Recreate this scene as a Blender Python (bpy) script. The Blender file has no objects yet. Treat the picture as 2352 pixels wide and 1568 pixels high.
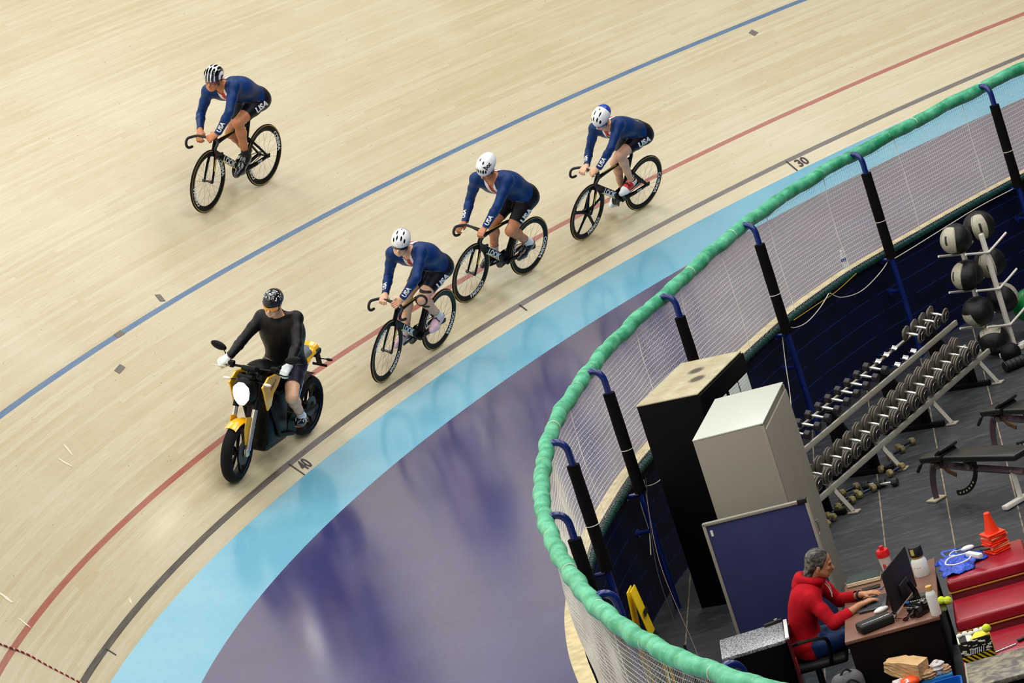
EXPO=0.0; AMB=.12; LE=900.0
EXPO=0.0; AMB=.02; LE=500.0; LS=5.0
TAPES=[(6.27,2.36,.075,.11,-25,'grey tape patch just above the blue line'),(5.29,2.25,.15,.062,0,'grey tape patch on the blue line'),(4.76,1.92,.17,.065,8,'grey tape patch below the blue line at the left'),(16.27,2.05,.09,.09,20,'small grey tape patch under the blue line at the upper right')]
import bpy, bmesh, math, random
import numpy as np
from mathutils import Vector, Matrix
from mathutils.bvhtree import BVHTree
random.seed(7); RNG=np.random.default_rng(5)
SC=bpy.context.scene; COL=SC.collection; PI=math.pi
V=Vector
# ------------------------------------------------------------ materials
MATS={}
def hexlin(c):
    return tuple(((v/255.0)/12.92 if v/255.0<=0.04045 else (((v/255.0)+0.055)/1.055)**2.4) for v in c)+(1.0,)
def mat(name,rgb,rough=.5,metal=0.0,var=.08,nscale=40.0,bump=.0,spec=.5,emit=None,coat=0.0,trans=0.0):
    if name in MATS: return MATS[name]
    m=bpy.data.materials.new(name); m.use_nodes=True; nt=m.node_tree; b=nt.nodes['Principled BSDF']
    c=hexlin(rgb); b.inputs['Roughness'].default_value=rough; b.inputs['Metallic'].default_value=metal
    b.inputs['Specular IOR Level'].default_value=spec; b.inputs['Coat Weight'].default_value=coat
    if trans: b.inputs['Transmission Weight'].default_value=trans
    tc=nt.nodes.new('ShaderNodeTexCoord'); n=nt.nodes.new('ShaderNodeTexNoise'); n.inputs['Scale'].default_value=nscale; n.inputs['Detail'].default_value=4
    nt.links.new(tc.outputs['Object'],n.inputs['Vector'])
    r=nt.nodes.new('ShaderNodeValToRGB'); r.color_ramp.elements[0].position=.3; r.color_ramp.elements[1].position=.7
    r.color_ramp.elements[0].color=tuple(max(0,x*(1-var)) for x in c[:3])+(1,); r.color_ramp.elements[1].color=tuple(min(1,x*(1+var)) for x in c[:3])+(1,)
    nt.links.new(n.outputs['Fac'],r.inputs['Fac']); nt.links.new(r.outputs['Color'],b.inputs['Base Color'])
    if bump:
        bp=nt.nodes.new('ShaderNodeBump'); bp.inputs['Strength'].default_value=bump; bp.inputs['Distance'].default_value=.01
        nt.links.new(n.outputs['Fac'],bp.inputs['Height']); nt.links.new(bp.outputs['Normal'],b.inputs['Normal'])
    if emit:
        b.inputs['Emission Color'].default_value=hexlin(rgb); b.inputs['Emission Strength'].default_value=emit
    MATS[name]=m; return m
# ------------------------------------------------------------ mesh builder
class MB:
    def __init__(s): s.v=[]; s.f=[]; s.m=[]; s.cur=0; s.mats=[]
    def use(s,m):
        if m not in s.mats: s.mats.append(m)
        s.cur=s.mats.index(m); return s
    def add(s,vs,fs):
        o=len(s.v); s.v+=[tuple(map(float,p)) for p in vs]; s.f+=[tuple(i+o for i in f) for f in fs]; s.m+=[s.cur]*len(fs); return s
    def box(s,c,d,R=None):
        c=V(c); x,y,z=[q/2 for q in d]; P=[V((a*x,b*y,e*z)) for a in(-1,1) for b in(-1,1) for e in(-1,1)]
        if R is not None: P=[R@p for p in P]
        return s.add([c+p for p in P],[(0,1,3,2),(4,6,7,5),(0,4,5,1),(2,3,7,6),(0,2,6,4),(1,5,7,3)])
    def bbox(s,c,d,b=.01,R=None,seg=2):
        bm=bmesh.new(); bmesh.ops.create_cube(bm,size=1)
        for v in bm.verts: v.co=V((v.co.x*d[0],v.co.y*d[1],v.co.z*d[2]))
        bmesh.ops.bevel(bm,geom=bm.edges[:]+bm.verts[:],offset=b,segments=seg,profile=.5,affect='EDGES')
        P=[(R@v.co if R is not None else v.co)+V(c) for v in bm.verts]; F=[tuple(v.index for v in f.verts) for f in bm.faces]; bm.free()
        return s.add(P,F)
    def tube(s,pts,r,n=8,cap=True,ry=None,up=None,closed=False):
        pts=[V(p) for p in pts]; m=len(pts); rs=r if hasattr(r,'__len__') else [r]*m; rys=(ry if hasattr(ry,'__len__') else [ry]*m) if ry is not None else rs
        tan=[]
        for i in range(m):
            a=pts[(i-1)%m] if closed or i>0 else pts[0]; b=pts[(i+1)%m] if closed or i<m-1 else pts[-1]
            t=(b-a); tan.append(t.normalized() if t.length>1e-9 else V((0,0,1)))
        u=V(up) if up is not None else (V((0,0,1)) if abs(tan[0].z)<.9 else V((1,0,0)))
        vs=[]
        for i in range(m):
            w=u-tan[i]*u.dot(tan[i])
            if w.length<1e-6: w=tan[i].orthogonal()
            w.normalize(); 
            if up is None: u=w
            q=tan[i].cross(w)
            for k in range(n):
                a=2*PI*k/n; vs.append(pts[i]+q*(math.cos(a)*rs[i])+w*(math.sin(a)*rys[i]))
        fs=[]; e=m if closed else m-1
        for i in range(e):
            j=(i+1)%m
            for k in range(n): k2=(k+1)%n; fs.append((i*n+k,i*n+k2,j*n+k2,j*n+k))
        if cap and not closed: fs.append(tuple(reversed(range(n)))); fs.append(tuple((m-1)*n+k for k in range(n)))
        return s.add(vs,fs)
    def cyl(s,a,b,r,n=16,r2=None): return s.tube([a,b],[r,r if r2 is None else r2],n)
    def lathe(s,prof,c=(0,0,0),ax=(0,0,1),n=24):
        ax=V(ax).normalized(); u=ax.orthogonal().normalized(); w=ax.cross(u); c=V(c); vs=[];fs=[]
        for r,h in prof:
            for k in range(n): a=2*PI*k/n; vs.append(c+ax*h+(u*math.cos(a)+w*math.sin(a))*max(r,1e-4))
        for i in range(len(prof)-1):
            for k in range(n): k2=(k+1)%n; fs.append((i*n+k,i*n+k2,(i+1)*n+k2,(i+1)*n+k))
        return s.add(vs,fs)
    def torus(s,c,ax,R,r,n=48,m=8,ry=None,a0=0,a1=2*PI,ref=None):
        ax=V(ax).normalized(); u=(V(ref) if ref is not None else ax.orthogonal()).normalized(); w=ax.cross(u); c=V(c); full=abs(a1-a0-2*PI)<1e-6
        vs=[];fs=[]; N=n if full else n+1; ry=ry or r
        for i in range(N):
            a=a0+(a1-a0)*i/n; d=u*math.cos(a)+w*math.sin(a)
            for k in range(m): b=2*PI*k/m; vs.append(c+d*(R+r*math.cos(b))+ax*(ry*math.sin(b)))
        for i in range(n):
            j=(i+1)%N
            for k in range(m): k2=(k+1)%m; fs.append((i*m+k,j*m+k,j*m+k2,i*m+k2))
        return s.add(vs,fs)
    def ell(s,c,r,R=None,n=20,m=12):
        r=r if hasattr(r,'__len__') else (r,r,r); vs=[];fs=[]; c=V(c)
        for i in range(m+1):
            t=PI*i/m
            for k in range(n):
                a=2*PI*k/n; p=V((r[0]*math.sin(t)*math.cos(a),r[1]*math.sin(t)*math.sin(a),r[2]*math.cos(t)))
                vs.append(c+(R@p if R is not None else p))
        for i in range(m):
            for k in range(n): k2=(k+1)%n; fs.append((i*n+k,(i+1)*n+k,(i+1)*n+k2,i*n+k2))
        return s.add(vs,fs)
    def prism(s,poly,h,M=None):
        # poly in xy plane, extruded z from -h/2 to h/2, then matrix M
        n=len(poly); a=sum(poly[i][0]*poly[(i+1)%n][1]-poly[(i+1)%n][0]*poly[i][1] for i in range(n))
        if a<0: poly=poly[::-1]
        P=[V((x,y,-h/2)) for x,y in poly]+[V((x,y,h/2)) for x,y in poly]
        if M is not None: P=[M@p for p in P]
        return s.add(P,[tuple(reversed(range(n))),tuple(range(n,2*n))]+[(i,(i+1)%n,(i+1)%n+n,i+n) for i in range(n)])
    def grid(s,rows):
        n=len(rows[0]); vs=[p for r in rows for p in r]; fs=[]
        for i in range(len(rows)-1):
            for k in range(n-1): fs.append((i*n+k,i*n+k+1,(i+1)*n+k+1,(i+1)*n+k))
        return s.add(vs,fs)
    def build(s,name,m=None,parent=None,smooth=35,bevel=0):
        me=bpy.data.meshes.new(name); me.from_pydata(s.v,[],s.f)
        for q in (s.mats if s.mats else [m]): me.materials.append(q)
        if len(s.mats)>1: me.polygons.foreach_set('material_index',s.m)
        bm=bmesh.new(); bm.from_mesh(me); bmesh.ops.recalc_face_normals(bm,faces=bm.faces[:]); bm.to_mesh(me); bm.free()
        me.update()
        if smooth:
            me.polygons.foreach_set('use_smooth',[True]*len(me.polygons)); me.set_sharp_from_angle(angle=math.radians(smooth))
        o=bpy.data.objects.new(name,me); COL.objects.link(o)
        if parent: o.parent=parent
        if bevel:
            b=o.modifiers.new('b','BEVEL'); b.width=bevel; b.segments=2; b.limit_method='ANGLE'
        return o
def tag(o,label=None,cat=None,group=None,kind=None):
    if label: o['label']=label
    if cat: o['category']=cat
    if group: o['group']=group
    if kind: o['kind']=kind
    return o
def thing(name,label,cat,loc=(0,0,0),rz=0,group=None,M=None):
    o=bpy.data.objects.new(name,None); COL.objects.link(o); o.empty_display_size=.1
    if M is not None: o.matrix_world=M
    else: o.location=loc; o.rotation_euler=(0,0,rz)
    return tag(o,label,cat,group)
def dup(o,parent=None):
    c=o.copy(); COL.objects.link(c)
    if parent: c.parent=parent
    for ch in o.children: dup(ch,c)
    return c
def rotz(a): return Matrix.Rotation(a,3,'Z')
def spline(pts,n=8):
    P=[V(p) for p in pts]; out=[]
    for i in range(len(P)-1):
        a=P[max(i-1,0)];b=P[i];c=P[i+1];d=P[min(i+2,len(P)-1)]
        for k in range(n):
            t=k/n; out.append(.5*((2*b)+(c-a)*t+(2*a-5*b+4*c-d)*t*t+(3*b-a-3*c+d)*t**3))
    out.append(P[-1]); return out
TXT={}
def text2d(body,size=1,bold=.0,sub=.0):
    key=(body,bold,sub/size if size else 0)
    cu=bpy.data.curves.new('t','FONT'); cu.body=body; cu.size=size; cu.offset=bold*size; cu.align_x='CENTER'; cu.align_y='CENTER'; cu.resolution_u=3
    o=bpy.data.objects.new('t',cu); COL.objects.link(o); dg=bpy.context.evaluated_depsgraph_get(); me=bpy.data.meshes.new_from_object(o.evaluated_get(dg))
    bpy.data.objects.remove(o); bpy.data.curves.remove(cu)
    if sub:
        bm=bmesh.new(); bm.from_mesh(me)
        for _ in range(4):
            es=[e for e in bm.edges if e.calc_length()>sub]
            if not es: break
            bmesh.ops.subdivide_edges(bm,edges=es,cuts=1)
            bmesh.ops.triangulate(bm,faces=[f for f in bm.faces if len(f.verts)>3])
        bm.to_mesh(me); bm.free()
    v=[tuple(p.co) for p in me.vertices]; f=[tuple(p.vertices) for p in me.polygons]; bpy.data.meshes.remove(me)
    return v,f
def text_obj(name,body,size,m,fn,parent=None,bold=.0,sub=0):
    v,f=text2d(body,size,bold,sub)
    me=bpy.data.meshes.new(name); me.from_pydata([tuple(fn(p[0],p[1])) for p in v],[],f); me.materials.append(m); me.update()
    o=bpy.data.objects.new(name,me); COL.objects.link(o)
    if parent: o.parent=parent
    return o
def planar(O,X,Y):
    O,X,Y=V(O),V(X),V(Y); return lambda x,y:O+X*x+Y*y
# ------------------------------------------------------------ implicit surfaces
class SDF:
    def __init__(s,lo,hi,h):
        s.lo=np.array(lo,float); s.h=h; s.n=np.ceil((np.array(hi)-s.lo)/h).astype(int)+1
        s.F=np.full(s.n,1.0,np.float32); s.L=np.zeros(s.n,np.int16); s.D=np.full(s.n,1.0,np.float32); s.labs=['none']
    def _box(s,lo,hi):
        a=np.clip(np.floor((np.array(lo)-s.lo)/s.h).astype(int),0,s.n-1); b=np.clip(np.ceil((np.array(hi)-s.lo)/s.h).astype(int)+1,1,s.n)
        sl=tuple(slice(int(x),int(y)) for x,y in zip(a,b)); g=np.meshgrid(*[s.lo[i]+s.h*np.arange(a[i],b[i]) for i in range(3)],indexing='ij',sparse=True)
        return sl,g
    def _mix(s,sl,d,k,lab):
        if lab not in s.labs: s.labs.append(lab)
        li=s.labs.index(lab); F=s.F[sl]
        if k>0:
            hh=np.clip(.5+.5*(F-d)/k,0,1); s.F[sl]=F*(1-hh)+d*hh-k*hh*(1-hh)
        else: s.F[sl]=np.minimum(F,d)
        m=d<s.D[sl]; s.D[sl]=np.where(m,d,s.D[sl]); s.L[sl]=np.where(m,li,s.L[sl])
    def cone(s,a,b,ra,rb,lab='b',k=.02,mg=.05,flat=None):
        a=np.array(a,float);b=np.array(b,float); r=max(ra,rb)+mg; sl,g=s._box(np.minimum(a,b)-r,np.maximum(a,b)+r)
        ab=b-a; L2=max(ab@ab,1e-9); px=[g[i]-a[i] for i in range(3)]
        t=np.clip((px[0]*ab[0]+px[1]*ab[1]+px[2]*ab[2])/L2,0,1)
        d=np.sqrt(sum((px[i]-t*ab[i])**2 for i in range(3)))-(ra+(rb-ra)*t)
        s._mix(sl,d.astype(np.float32),k,lab)
    def ell(s,c,r,R=None,lab='b',k=.02,mg=.05,sub=False):
        c=np.array(c,float); r=np.array(r if hasattr(r,'__len__') else (r,r,r),float); q=r.max()+mg; sl,g=s._box(c-q,c+q)
        x,y,z=[g[i]-c[i] for i in range(3)]
        R=np.array(R) if R is not None else np.eye(3)   # columns = local axes
        l=[x*R[0,i]+y*R[1,i]+z*R[2,i] for i in range(3)]
        k0=np.sqrt(sum((l[i]/r[i])**2 for i in range(3))); k1=np.sqrt(sum((l[i]/r[i]**2)**2 for i in range(3)))+1e-9
        d=(k0*(k0-1)/k1).astype(np.float32)
        if sub: s.F[sl]=np.maximum(s.F[sl],-d)
        else: s._mix(sl,d,k,lab)
    def cut(s,p,n):
        # remove the side the normal points to
        g=np.meshgrid(*[s.lo[i]+s.h*np.arange(s.n[i]) for i in range(3)],indexing='ij',sparse=True)
        d=sum((g[i]-p[i])*n[i] for i in range(3)); s.F=np.maximum(s.F,d.astype(np.float32))
    def nets(s,iso=0.0):
        F=s.F-iso; S=F<0
        n=np.array(F.shape)-1
        c=[S[i:n[0]+i,j:n[1]+j,k:n[2]+k] for i in(0,1) for j in(0,1) for k in(0,1)]
        cnt=sum(x.astype(np.int8) for x in c); act=(cnt>0)&(cnt<8)
        idx=np.full(act.shape,-1,np.int64); ii=np.argwhere(act); idx[act]=np.arange(len(ii))
        acc=np.zeros((len(ii),3)); num=np.zeros(len(ii))
        cr=[(i,j,k) for i in(0,1) for j in(0,1) for k in(0,1)]
        for a in cr:
            for ax in range(3):
                if a[ax]==1: continue
                b=list(a); b[ax]=1
                fa=F[ii[:,0]+a[0],ii[:,1]+a[1],ii[:,2]+a[2]]; fb=F[ii[:,0]+b[0],ii[:,1]+b[1],ii[:,2]+b[2]]
                m=(fa<0)!=(fb<0); t=np.where(m,fa/(fa-fb+1e-12),0)
                p=np.array(a,float)[None]+np.zeros((len(ii),3)); p[:,ax]+=t
                acc+=p*m[:,None]; num+=m
        vert=(ii+acc/num[:,None])*s.h+s.lo
        near=np.clip(np.rint(ii+acc/num[:,None]).astype(int),0,np.array(F.shape)-1); lab=s.L[near[:,0],near[:,1],near[:,2]]
        quads=[]
        for ax in range(3):
            sl0=[slice(1,-1)]*3; sl0[ax]=slice(0,-1)
            A=S[tuple(sl0)]; sl1=[slice(1,-1)]*3; sl1[ax]=slice(1,None); B=S[tuple(sl1)]
            e=np.argwhere(A!=B); 
            if not len(e): continue
            base=e+1; base[:,ax]-=1; inside=A[e[:,0],e[:,1],e[:,2]]
            u,w=[(1,2),(2,0),(0,1)][ax]
            def cell(du,dw):
                q=base.copy(); q[:,u]-=du; q[:,w]-=dw; return idx[q[:,0],q[:,1],q[:,2]]
            q=np.stack([cell(0,0),cell(1,0),cell(1,1),cell(0,1)],1); q=np.where(inside[:,None],q,q[:,::-1]); quads.append(q)
        quads=np.concatenate(quads); quads=quads[(quads>=0).all(1)]
        return vert,quads,lab
def np_obj(name,v,q,m,parent=None,mi=None,smooth=True):
    me=bpy.data.meshes.new(name); v=np.asarray(v,np.float32); q=np.asarray(q,np.int32)
    me.vertices.add(len(v)); me.vertices.foreach_set('co',v.ravel()); k=q.shape[1] if len(q) else 4
    me.loops.add(q.size); me.loops.foreach_set('vertex_index',q.ravel()); me.polygons.add(len(q)); me.polygons.foreach_set('loop_start',np.arange(0,q.size,k,dtype=np.int32)); me.polygons.foreach_set('loop_total',np.full(len(q),k,np.int32))
    for x in (m if isinstance(m,(list,tuple)) else [m]): me.materials.append(x)
    if mi is not None: me.polygons.foreach_set('material_index',np.asarray(mi,np.int32))
    me.update(calc_edges=True); me.validate()
    if smooth: me.polygons.foreach_set('use_smooth',[True]*len(me.polygons))
    o=bpy.data.objects.new(name,me); COL.objects.link(o)
    if parent: o.parent=parent
    return o
def compact(v,q,keep):
    q=q[keep]; u,inv=np.unique(q,return_inverse=True); return v[u],inv.reshape(q.shape)
# ------------------------------------------------------------ camera
PHI,RHO,FPX=math.radians(11.64),math.radians(18.25),8057.0
fw=V((0,math.cos(PHI),-math.sin(PHI))); r0=V((1,0,0)); u0=r0.cross(fw); c_,s_=math.cos(RHO),math.sin(RHO)
cx=r0*c_-u0*s_; cy=r0*s_+u0*c_
cam=bpy.data.cameras.new('camera'); cam.sensor_width=36; cam.lens=36*FPX/2352; cam.clip_end=300
co=bpy.data.objects.new('camera',cam); COL.objects.link(co)
Mx=Matrix((cx,cy,-fw)).transposed().to_4x4(); Mx.translation=V((0,0,9.25)); co.matrix_world=Mx; SC.camera=co
SC.view_settings.view_transform='Standard'; SC.view_settings.look='None'; SC.view_settings.exposure=EXPO; SC.view_settings.gamma=1
# ------------------------------------------------------------ node helpers
class NT:
    def __init__(s,name,rough=.4,spec=.5,coat=0):
        s.m=bpy.data.materials.new(name); s.m.use_nodes=True; s.t=s.m.node_tree; s.b=s.t.nodes['Principled BSDF']
        s.b.inputs['Roughness'].default_value=rough; s.b.inputs['Specular IOR Level'].default_value=spec; s.b.inputs['Coat Weight'].default_value=coat
    def n(s,t,**k):
        q=s.t.nodes.new(t)
        for a,b in k.items(): setattr(q,a,b)
        return q
    def l(s,a,b): s.t.links.new(a,b)
    def val(s,sock,x):
        if isinstance(x,(int,float)): sock.default_value=x
        else: s.l(x,sock)
    def math(s,op,a,b=0.0,c=None):
        q=s.n('ShaderNodeMath',operation=op); s.val(q.inputs[0],a); s.val(q.inputs[1],b)
        if c is not None: s.val(q.inputs[2],c)
        return q.outputs[0]
    def mix(s,f,a,b,mode='MIX'):
        q=s.n('ShaderNodeMix',data_type='RGBA',blend_type=mode); s.val(q.inputs[0],f)
        for i,x in ((6,a),(7,b)):
            if isinstance(x,tuple): q.inputs[i].default_value=x
            else: s.l(x,q.inputs[i])
        return q.outputs[2]
    def noise(s,vec,scale,detail=3,rough=.5):
        q=s.n('ShaderNodeTexNoise'); q.inputs['Scale'].default_value=scale; q.inputs['Detail'].default_value=detail; q.inputs['Roughness'].default_value=rough; s.l(vec,q.inputs['Vector']); return q.outputs['Fac']
    def comb(s,x,y,z=0.0):
        q=s.n('ShaderNodeCombineXYZ'); s.val(q.inputs[0],x); s.val(q.inputs[1],y); s.val(q.inputs[2],z); return q.outputs[0]
    def ramp(s,f,p0,p1,a=(0,0,0,1),b=(1,1,1,1)):
        q=s.n('ShaderNodeValToRGB'); q.color_ramp.elements[0].position=p0; q.color_ramp.elements[1].position=p1; q.color_ramp.elements[0].color=a; q.color_ramp.elements[1].color=b; s.l(f,q.inputs[0]); return q.outputs[0]
    def bump(s,h,strength=.2,dist=.01):
        q=s.n('ShaderNodeBump'); q.inputs['Strength'].default_value=strength; q.inputs['Distance'].default_value=dist; s.l(h,q.inputs['Height']); s.l(q.outputs[0],s.b.inputs['Normal'])
def H(*c): return hexlin(c)
def planks(N,pw,pl):
    uv=N.n('ShaderNodeUVMap'); sp=N.n('ShaderNodeSeparateXYZ'); N.l(uv.outputs[0],sp.inputs[0]); u,v=sp.outputs[0],sp.outputs[1]
    pv=N.math('DIVIDE',v,pw); pi=N.math('FLOOR',pv); fr=N.math('FRACT',pv)
    w=N.n('ShaderNodeTexWhiteNoise',noise_dimensions='1D'); N.l(pi,w.inputs['W'])
    pu=N.math('ADD',N.math('DIVIDE',u,pl),N.math('MULTIPLY',w.outputs[0],7.0)); si=N.math('FLOOR',pu); fu=N.math('FRACT',pu)
    w2=N.n('ShaderNodeTexWhiteNoise',noise_dimensions='2D'); N.l(N.comb(pi,si),w2.inputs['Vector'])
    return u,v,fr,fu,w2.outputs[0]
def wood_mat(name,lines=True):
    N=NT(name,.34,1.0,1.0); N.b.inputs['Coat Roughness'].default_value=.2
    u,v,fr,fu,rnd=planks(N,.042,3.4)
    g=N.noise(N.comb(N.math('MULTIPLY',u,1.2),N.math('MULTIPLY',v,55.0),rnd),3.0,5,.65)
    big=N.noise(N.comb(u,v),.55,3)
    col=N.mix(N.ramp(rnd,0.0,1.0),H(203,189,150),H(216,205,172))
    col=N.mix(N.math('MULTIPLY',N.ramp(g,.42,.75),.5),col,H(172,146,102))
    col=N.mix(N.math('MULTIPLY',N.ramp(big,.45,.7),.35),col,H(220,214,190))
    gap=N.math('MULTIPLY',N.math('LESS_THAN',fr,.06),N.math('GREATER_THAN',rnd,.55))
    col=N.mix(N.math('MULTIPLY',gap,.16),col,H(120,92,60))
    jt=N.math('LESS_THAN',fu,.0015); col=N.mix(N.math('MULTIPLY',jt,.22),col,H(90,70,50))
    vo=N.n('ShaderNodeTexVoronoi',feature='F1'); vo.inputs['Scale'].default_value=9; vo.inputs['Randomness'].default_value=1; N.l(N.comb(N.math('MULTIPLY',u,.6),v),vo.inputs['Vector'])
    sp=N.math('MULTIPLY',N.math('LESS_THAN',vo.outputs['Distance'],.055),N.math('GREATER_THAN',N.noise(N.comb(u,v),1.1,1),.48))
    col=N.mix(N.math('MULTIPLY',sp,.6),col,H(105,82,58))
    wob=N.math('MULTIPLY',N.math('SUBTRACT',N.noise(N.comb(u,0.0),.35,2),.5),.012)
    vv=N.math('ADD',v,wob)
    if lines:
        for c,wd,rgb in ((0,.031,(44,32,38)),(.65,.029,(164,68,54)),(2.25,.030,(48,104,152))):
            k=N.math('LESS_THAN',N.math('ABSOLUTE',N.math('SUBTRACT',vv,c)),wd)
            wear=N.math('MULTIPLY',k,N.math('SUBTRACT',1.0,N.math('MULTIPLY',N.ramp(g,.35,.8),.35)))
            col=N.mix(wear,col,H(*rgb))
    N.l(col,N.b.inputs['Base Color'])
    rr=N.math('ADD',.26,N.math('MULTIPLY',g,.2)); N.l(rr,N.b.inputs['Roughness'])
    N.bump(N.math('ADD',N.math('MULTIPLY',rnd,.5),g),.12,.003)
    return N.m
def paint_mat(name,c0,c1,rough,pw,stain,seam=.35,tone=(.4,.7)):
    N=NT(name,rough,.7,1.0); N.b.inputs['Coat Roughness'].default_value=.16
    u,v,fr,fu,rnd=planks(N,pw,2.6)
    big=N.noise(N.comb(u,v),.8,4); fine=N.noise(N.comb(N.math('MULTIPLY',u,2.0),N.math('MULTIPLY',v,6.0)),3,4)
    col=N.mix(N.ramp(big,*tone),H(*c0),H(*c1))
    col=N.mix(N.math('MULTIPLY',N.ramp(fine,.55,.8),.3),col,H(*stain))
    seamk=N.math('MULTIPLY',N.math('LESS_THAN',fr,.025),N.math('GREATER_THAN',rnd,.45))
    col=N.mix(N.math('MULTIPLY',seamk,seam),col,H(20,22,40))
    N.l(col,N.b.inputs['Base Color'])
    N.l(N.math('ADD',rough,N.math('MULTIPLY',fine,.12)),N.b.inputs['Roughness'])
    N.bump(N.math('ADD',rnd,N.math('MULTIPLY',fine,.3)),.25,.004)
    return N.m
# ------------------------------------------------------------ track geometry in (s,o)
q0=[-4.2159811724639455, 29.74652715679759, 1.3679663393001, -0.05594862379641381, 0.021670301327516735, -0.014329258590563922]
ZB=1.657
Ss=np.arange(-24,56.01,.05); uu=Ss/10; kk=q0[3]+q0[4]*uu+q0[5]*uu**2; kk=np.where(Ss<-1.5,-.06,kk); kk=np.where(Ss>18,-.05,kk)
_i0=int(np.argmin(abs(Ss))); hh=np.r_[0,np.cumsum((kk[1:]+kk[:-1])/2*.05)]; hh=hh-hh[_i0]+q0[2]
Px=np.cumsum(np.cos(hh))*.05; Py=np.cumsum(np.sin(hh))*.05; Px+=q0[0]-Px[_i0]; Py+=q0[1]-Py[_i0]
def bank_ang(s): return math.radians(float(np.interp(s,[-24,-15,0,5,10,15,20,45],[46,50,50,47.5,45,41.5,38,28])))
FO_s=[-24,-12,-10.2,-9.1,-7.95,-6.6,-5.4,-3.95,-2.35,-.9,.4,1.3,2.4,3.6,5.1,6.45,9.65,11.3,12.7,15.2,24,56]
FO_o=[4.1,4.15,4.20,4.23,4.27,4.32,4.37,4.39,4.37,4.34,4.28,4.24,4.22,4.17,4.14,4.13,3.82,3.74,3.80,3.77,3.7,3.7]
def foff(s): return float(np.interp(s,FO_s,FO_o))
def base_pt(s):
    x=float(np.interp(s,Ss,Px)); y=float(np.interp(s,Ss,Py)); h=float(np.interp(s,Ss,hh)); return V((x,y,0)),V((math.cos(h),math.sin(h),0)),V((-math.sin(h),math.cos(h),0))
def bank(s,d):
    p,t,n=base_pt(s); b=bank_ang(s); return p+n*(d*math.cos(b))+V((0,0,ZB+d*math.sin(b)))
AZ=math.radians(12); AZW=.83; FZ=1.2
def azure(s,w): # w from 0 (outer) to AZW (inner)
    return bank(s,-.2)-base_pt(s)[2]*(w*math.cos(AZ))-V((0,0,w*math.sin(AZ)))
def apron(s,t): # t 0..1 from azure inner edge to fence edge
    a=azure(s,AZW); p,_,n=base_pt(s); b=p-n*(foff(s)-.10)+V((0,0,FZ)); return a.lerp(b,t)
def fence(s,off,z): # off: distance from rail line towards track
    p,_,n=base_pt(s); return p-n*(foff(s)-off)+V((0,0,z))
def strip(name,fn,ss,ts,m,uvf):
    vs=[];uv=[]
    for s in ss:
        for t in ts: vs.append(tuple(fn(s,t))); uv.append(uvf(s,t))
    n=len(ts); q=[(i*n+k,(i+1)*n+k,(i+1)*n+k+1,i*n+k+1) for i in range(len(ss)-1) for k in range(n-1)]
    me=bpy.data.meshes.new(name); me.from_pydata(vs,[],q); me.materials.append(m)
    ul=me.uv_layers.new(name='UVMap')
    for lp in me.loops: ul.data[lp.index].uv=uv[lp.vertex_index]
    me.update(); me.polygons.foreach_set('use_smooth',[True]*len(me.polygons))
    bm=bmesh.new(); bm.from_mesh(me); bmesh.ops.recalc_face_normals(bm,faces=bm.faces[:]); 
    if sum(f.normal.z for f in bm.faces)<0: bmesh.ops.reverse_faces(bm,faces=bm.faces[:])
    bm.to_mesh(me); bm.free()
    o=bpy.data.objects.new(name,me); COL.objects.link(o); return o
S_=list(np.arange(-17,40.01,.25))
tb=strip('track_banking',bank,S_,[-.2,0,.65,1.5,2.25,3.5,5,7.4],wood_mat('track wood'),lambda s,t:(s,t)); tag(tb,kind='structure')
az=strip('track_blue_band',azure,S_,[0,.4,AZW],paint_mat('azure paint',(98,176,208),(120,188,214),.3,.05,(60,146,186),.10,(.3,.7)),lambda s,t:(s,-.2-t)); tag(az,kind='structure')
ap=strip('track_apron',apron,S_,[i/8 for i in range(9)],paint_mat('violet apron',(40,42,110),(56,58,124),.17,.14,(52,48,100),.5,(.3,.7)),lambda s,t:(s,-1.05-t*3)); tag(ap,kind='structure')
# timber edge of the apron and the infield wall under it
m_edge=mat('edge timber',(206,190,146),.6,nscale=9,var=.25,bump=.2)
ed=MB(); R=[]
for s in S_: R.append([fence(s,.16,FZ-.06),fence(s,.16,FZ+.015),fence(s,.03,FZ+.015)])
ed.grid(R); o=ed.build('trim_1',m_edge); tag(o,kind='structure')
def wall_mat():
    N=NT('infield wall navy',.55,.3)
    uv=N.n('ShaderNodeUVMap'); sp=N.n('ShaderNodeSeparateXYZ'); N.l(uv.outputs[0],sp.inputs[0]); u,v=sp.outputs[0],sp.outputs[1]
    n=N.noise(N.comb(u,N.math('MULTIPLY',v,2.0)),2.5,4); col=N.mix(N.ramp(n,.35,.7),H(2,6,34),H(5,14,56))
    fr=N.math('FRACT',N.math('DIVIDE',v,.2)); k=N.math('MULTIPLY',N.math('LESS_THAN',fr,.05),N.math('GREATER_THAN',N.noise(N.comb(N.math('MULTIPLY',u,2.0),N.math('FLOOR',N.math('DIVIDE',v,.2))),1.5,2),.42))
    col=N.mix(N.math('MULTIPLY',k,.85),col,H(20,48,112)); N.l(col,N.b.inputs['Base Color']); N.bump(fr,.25,.01); return N.m
iw=strip('wall_infield',lambda s,t:fence(s,.029,t),S_,[0,.6,FZ+.012],wall_mat(),lambda s,t:(s,t)); tag(iw,kind='structure')
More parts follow.
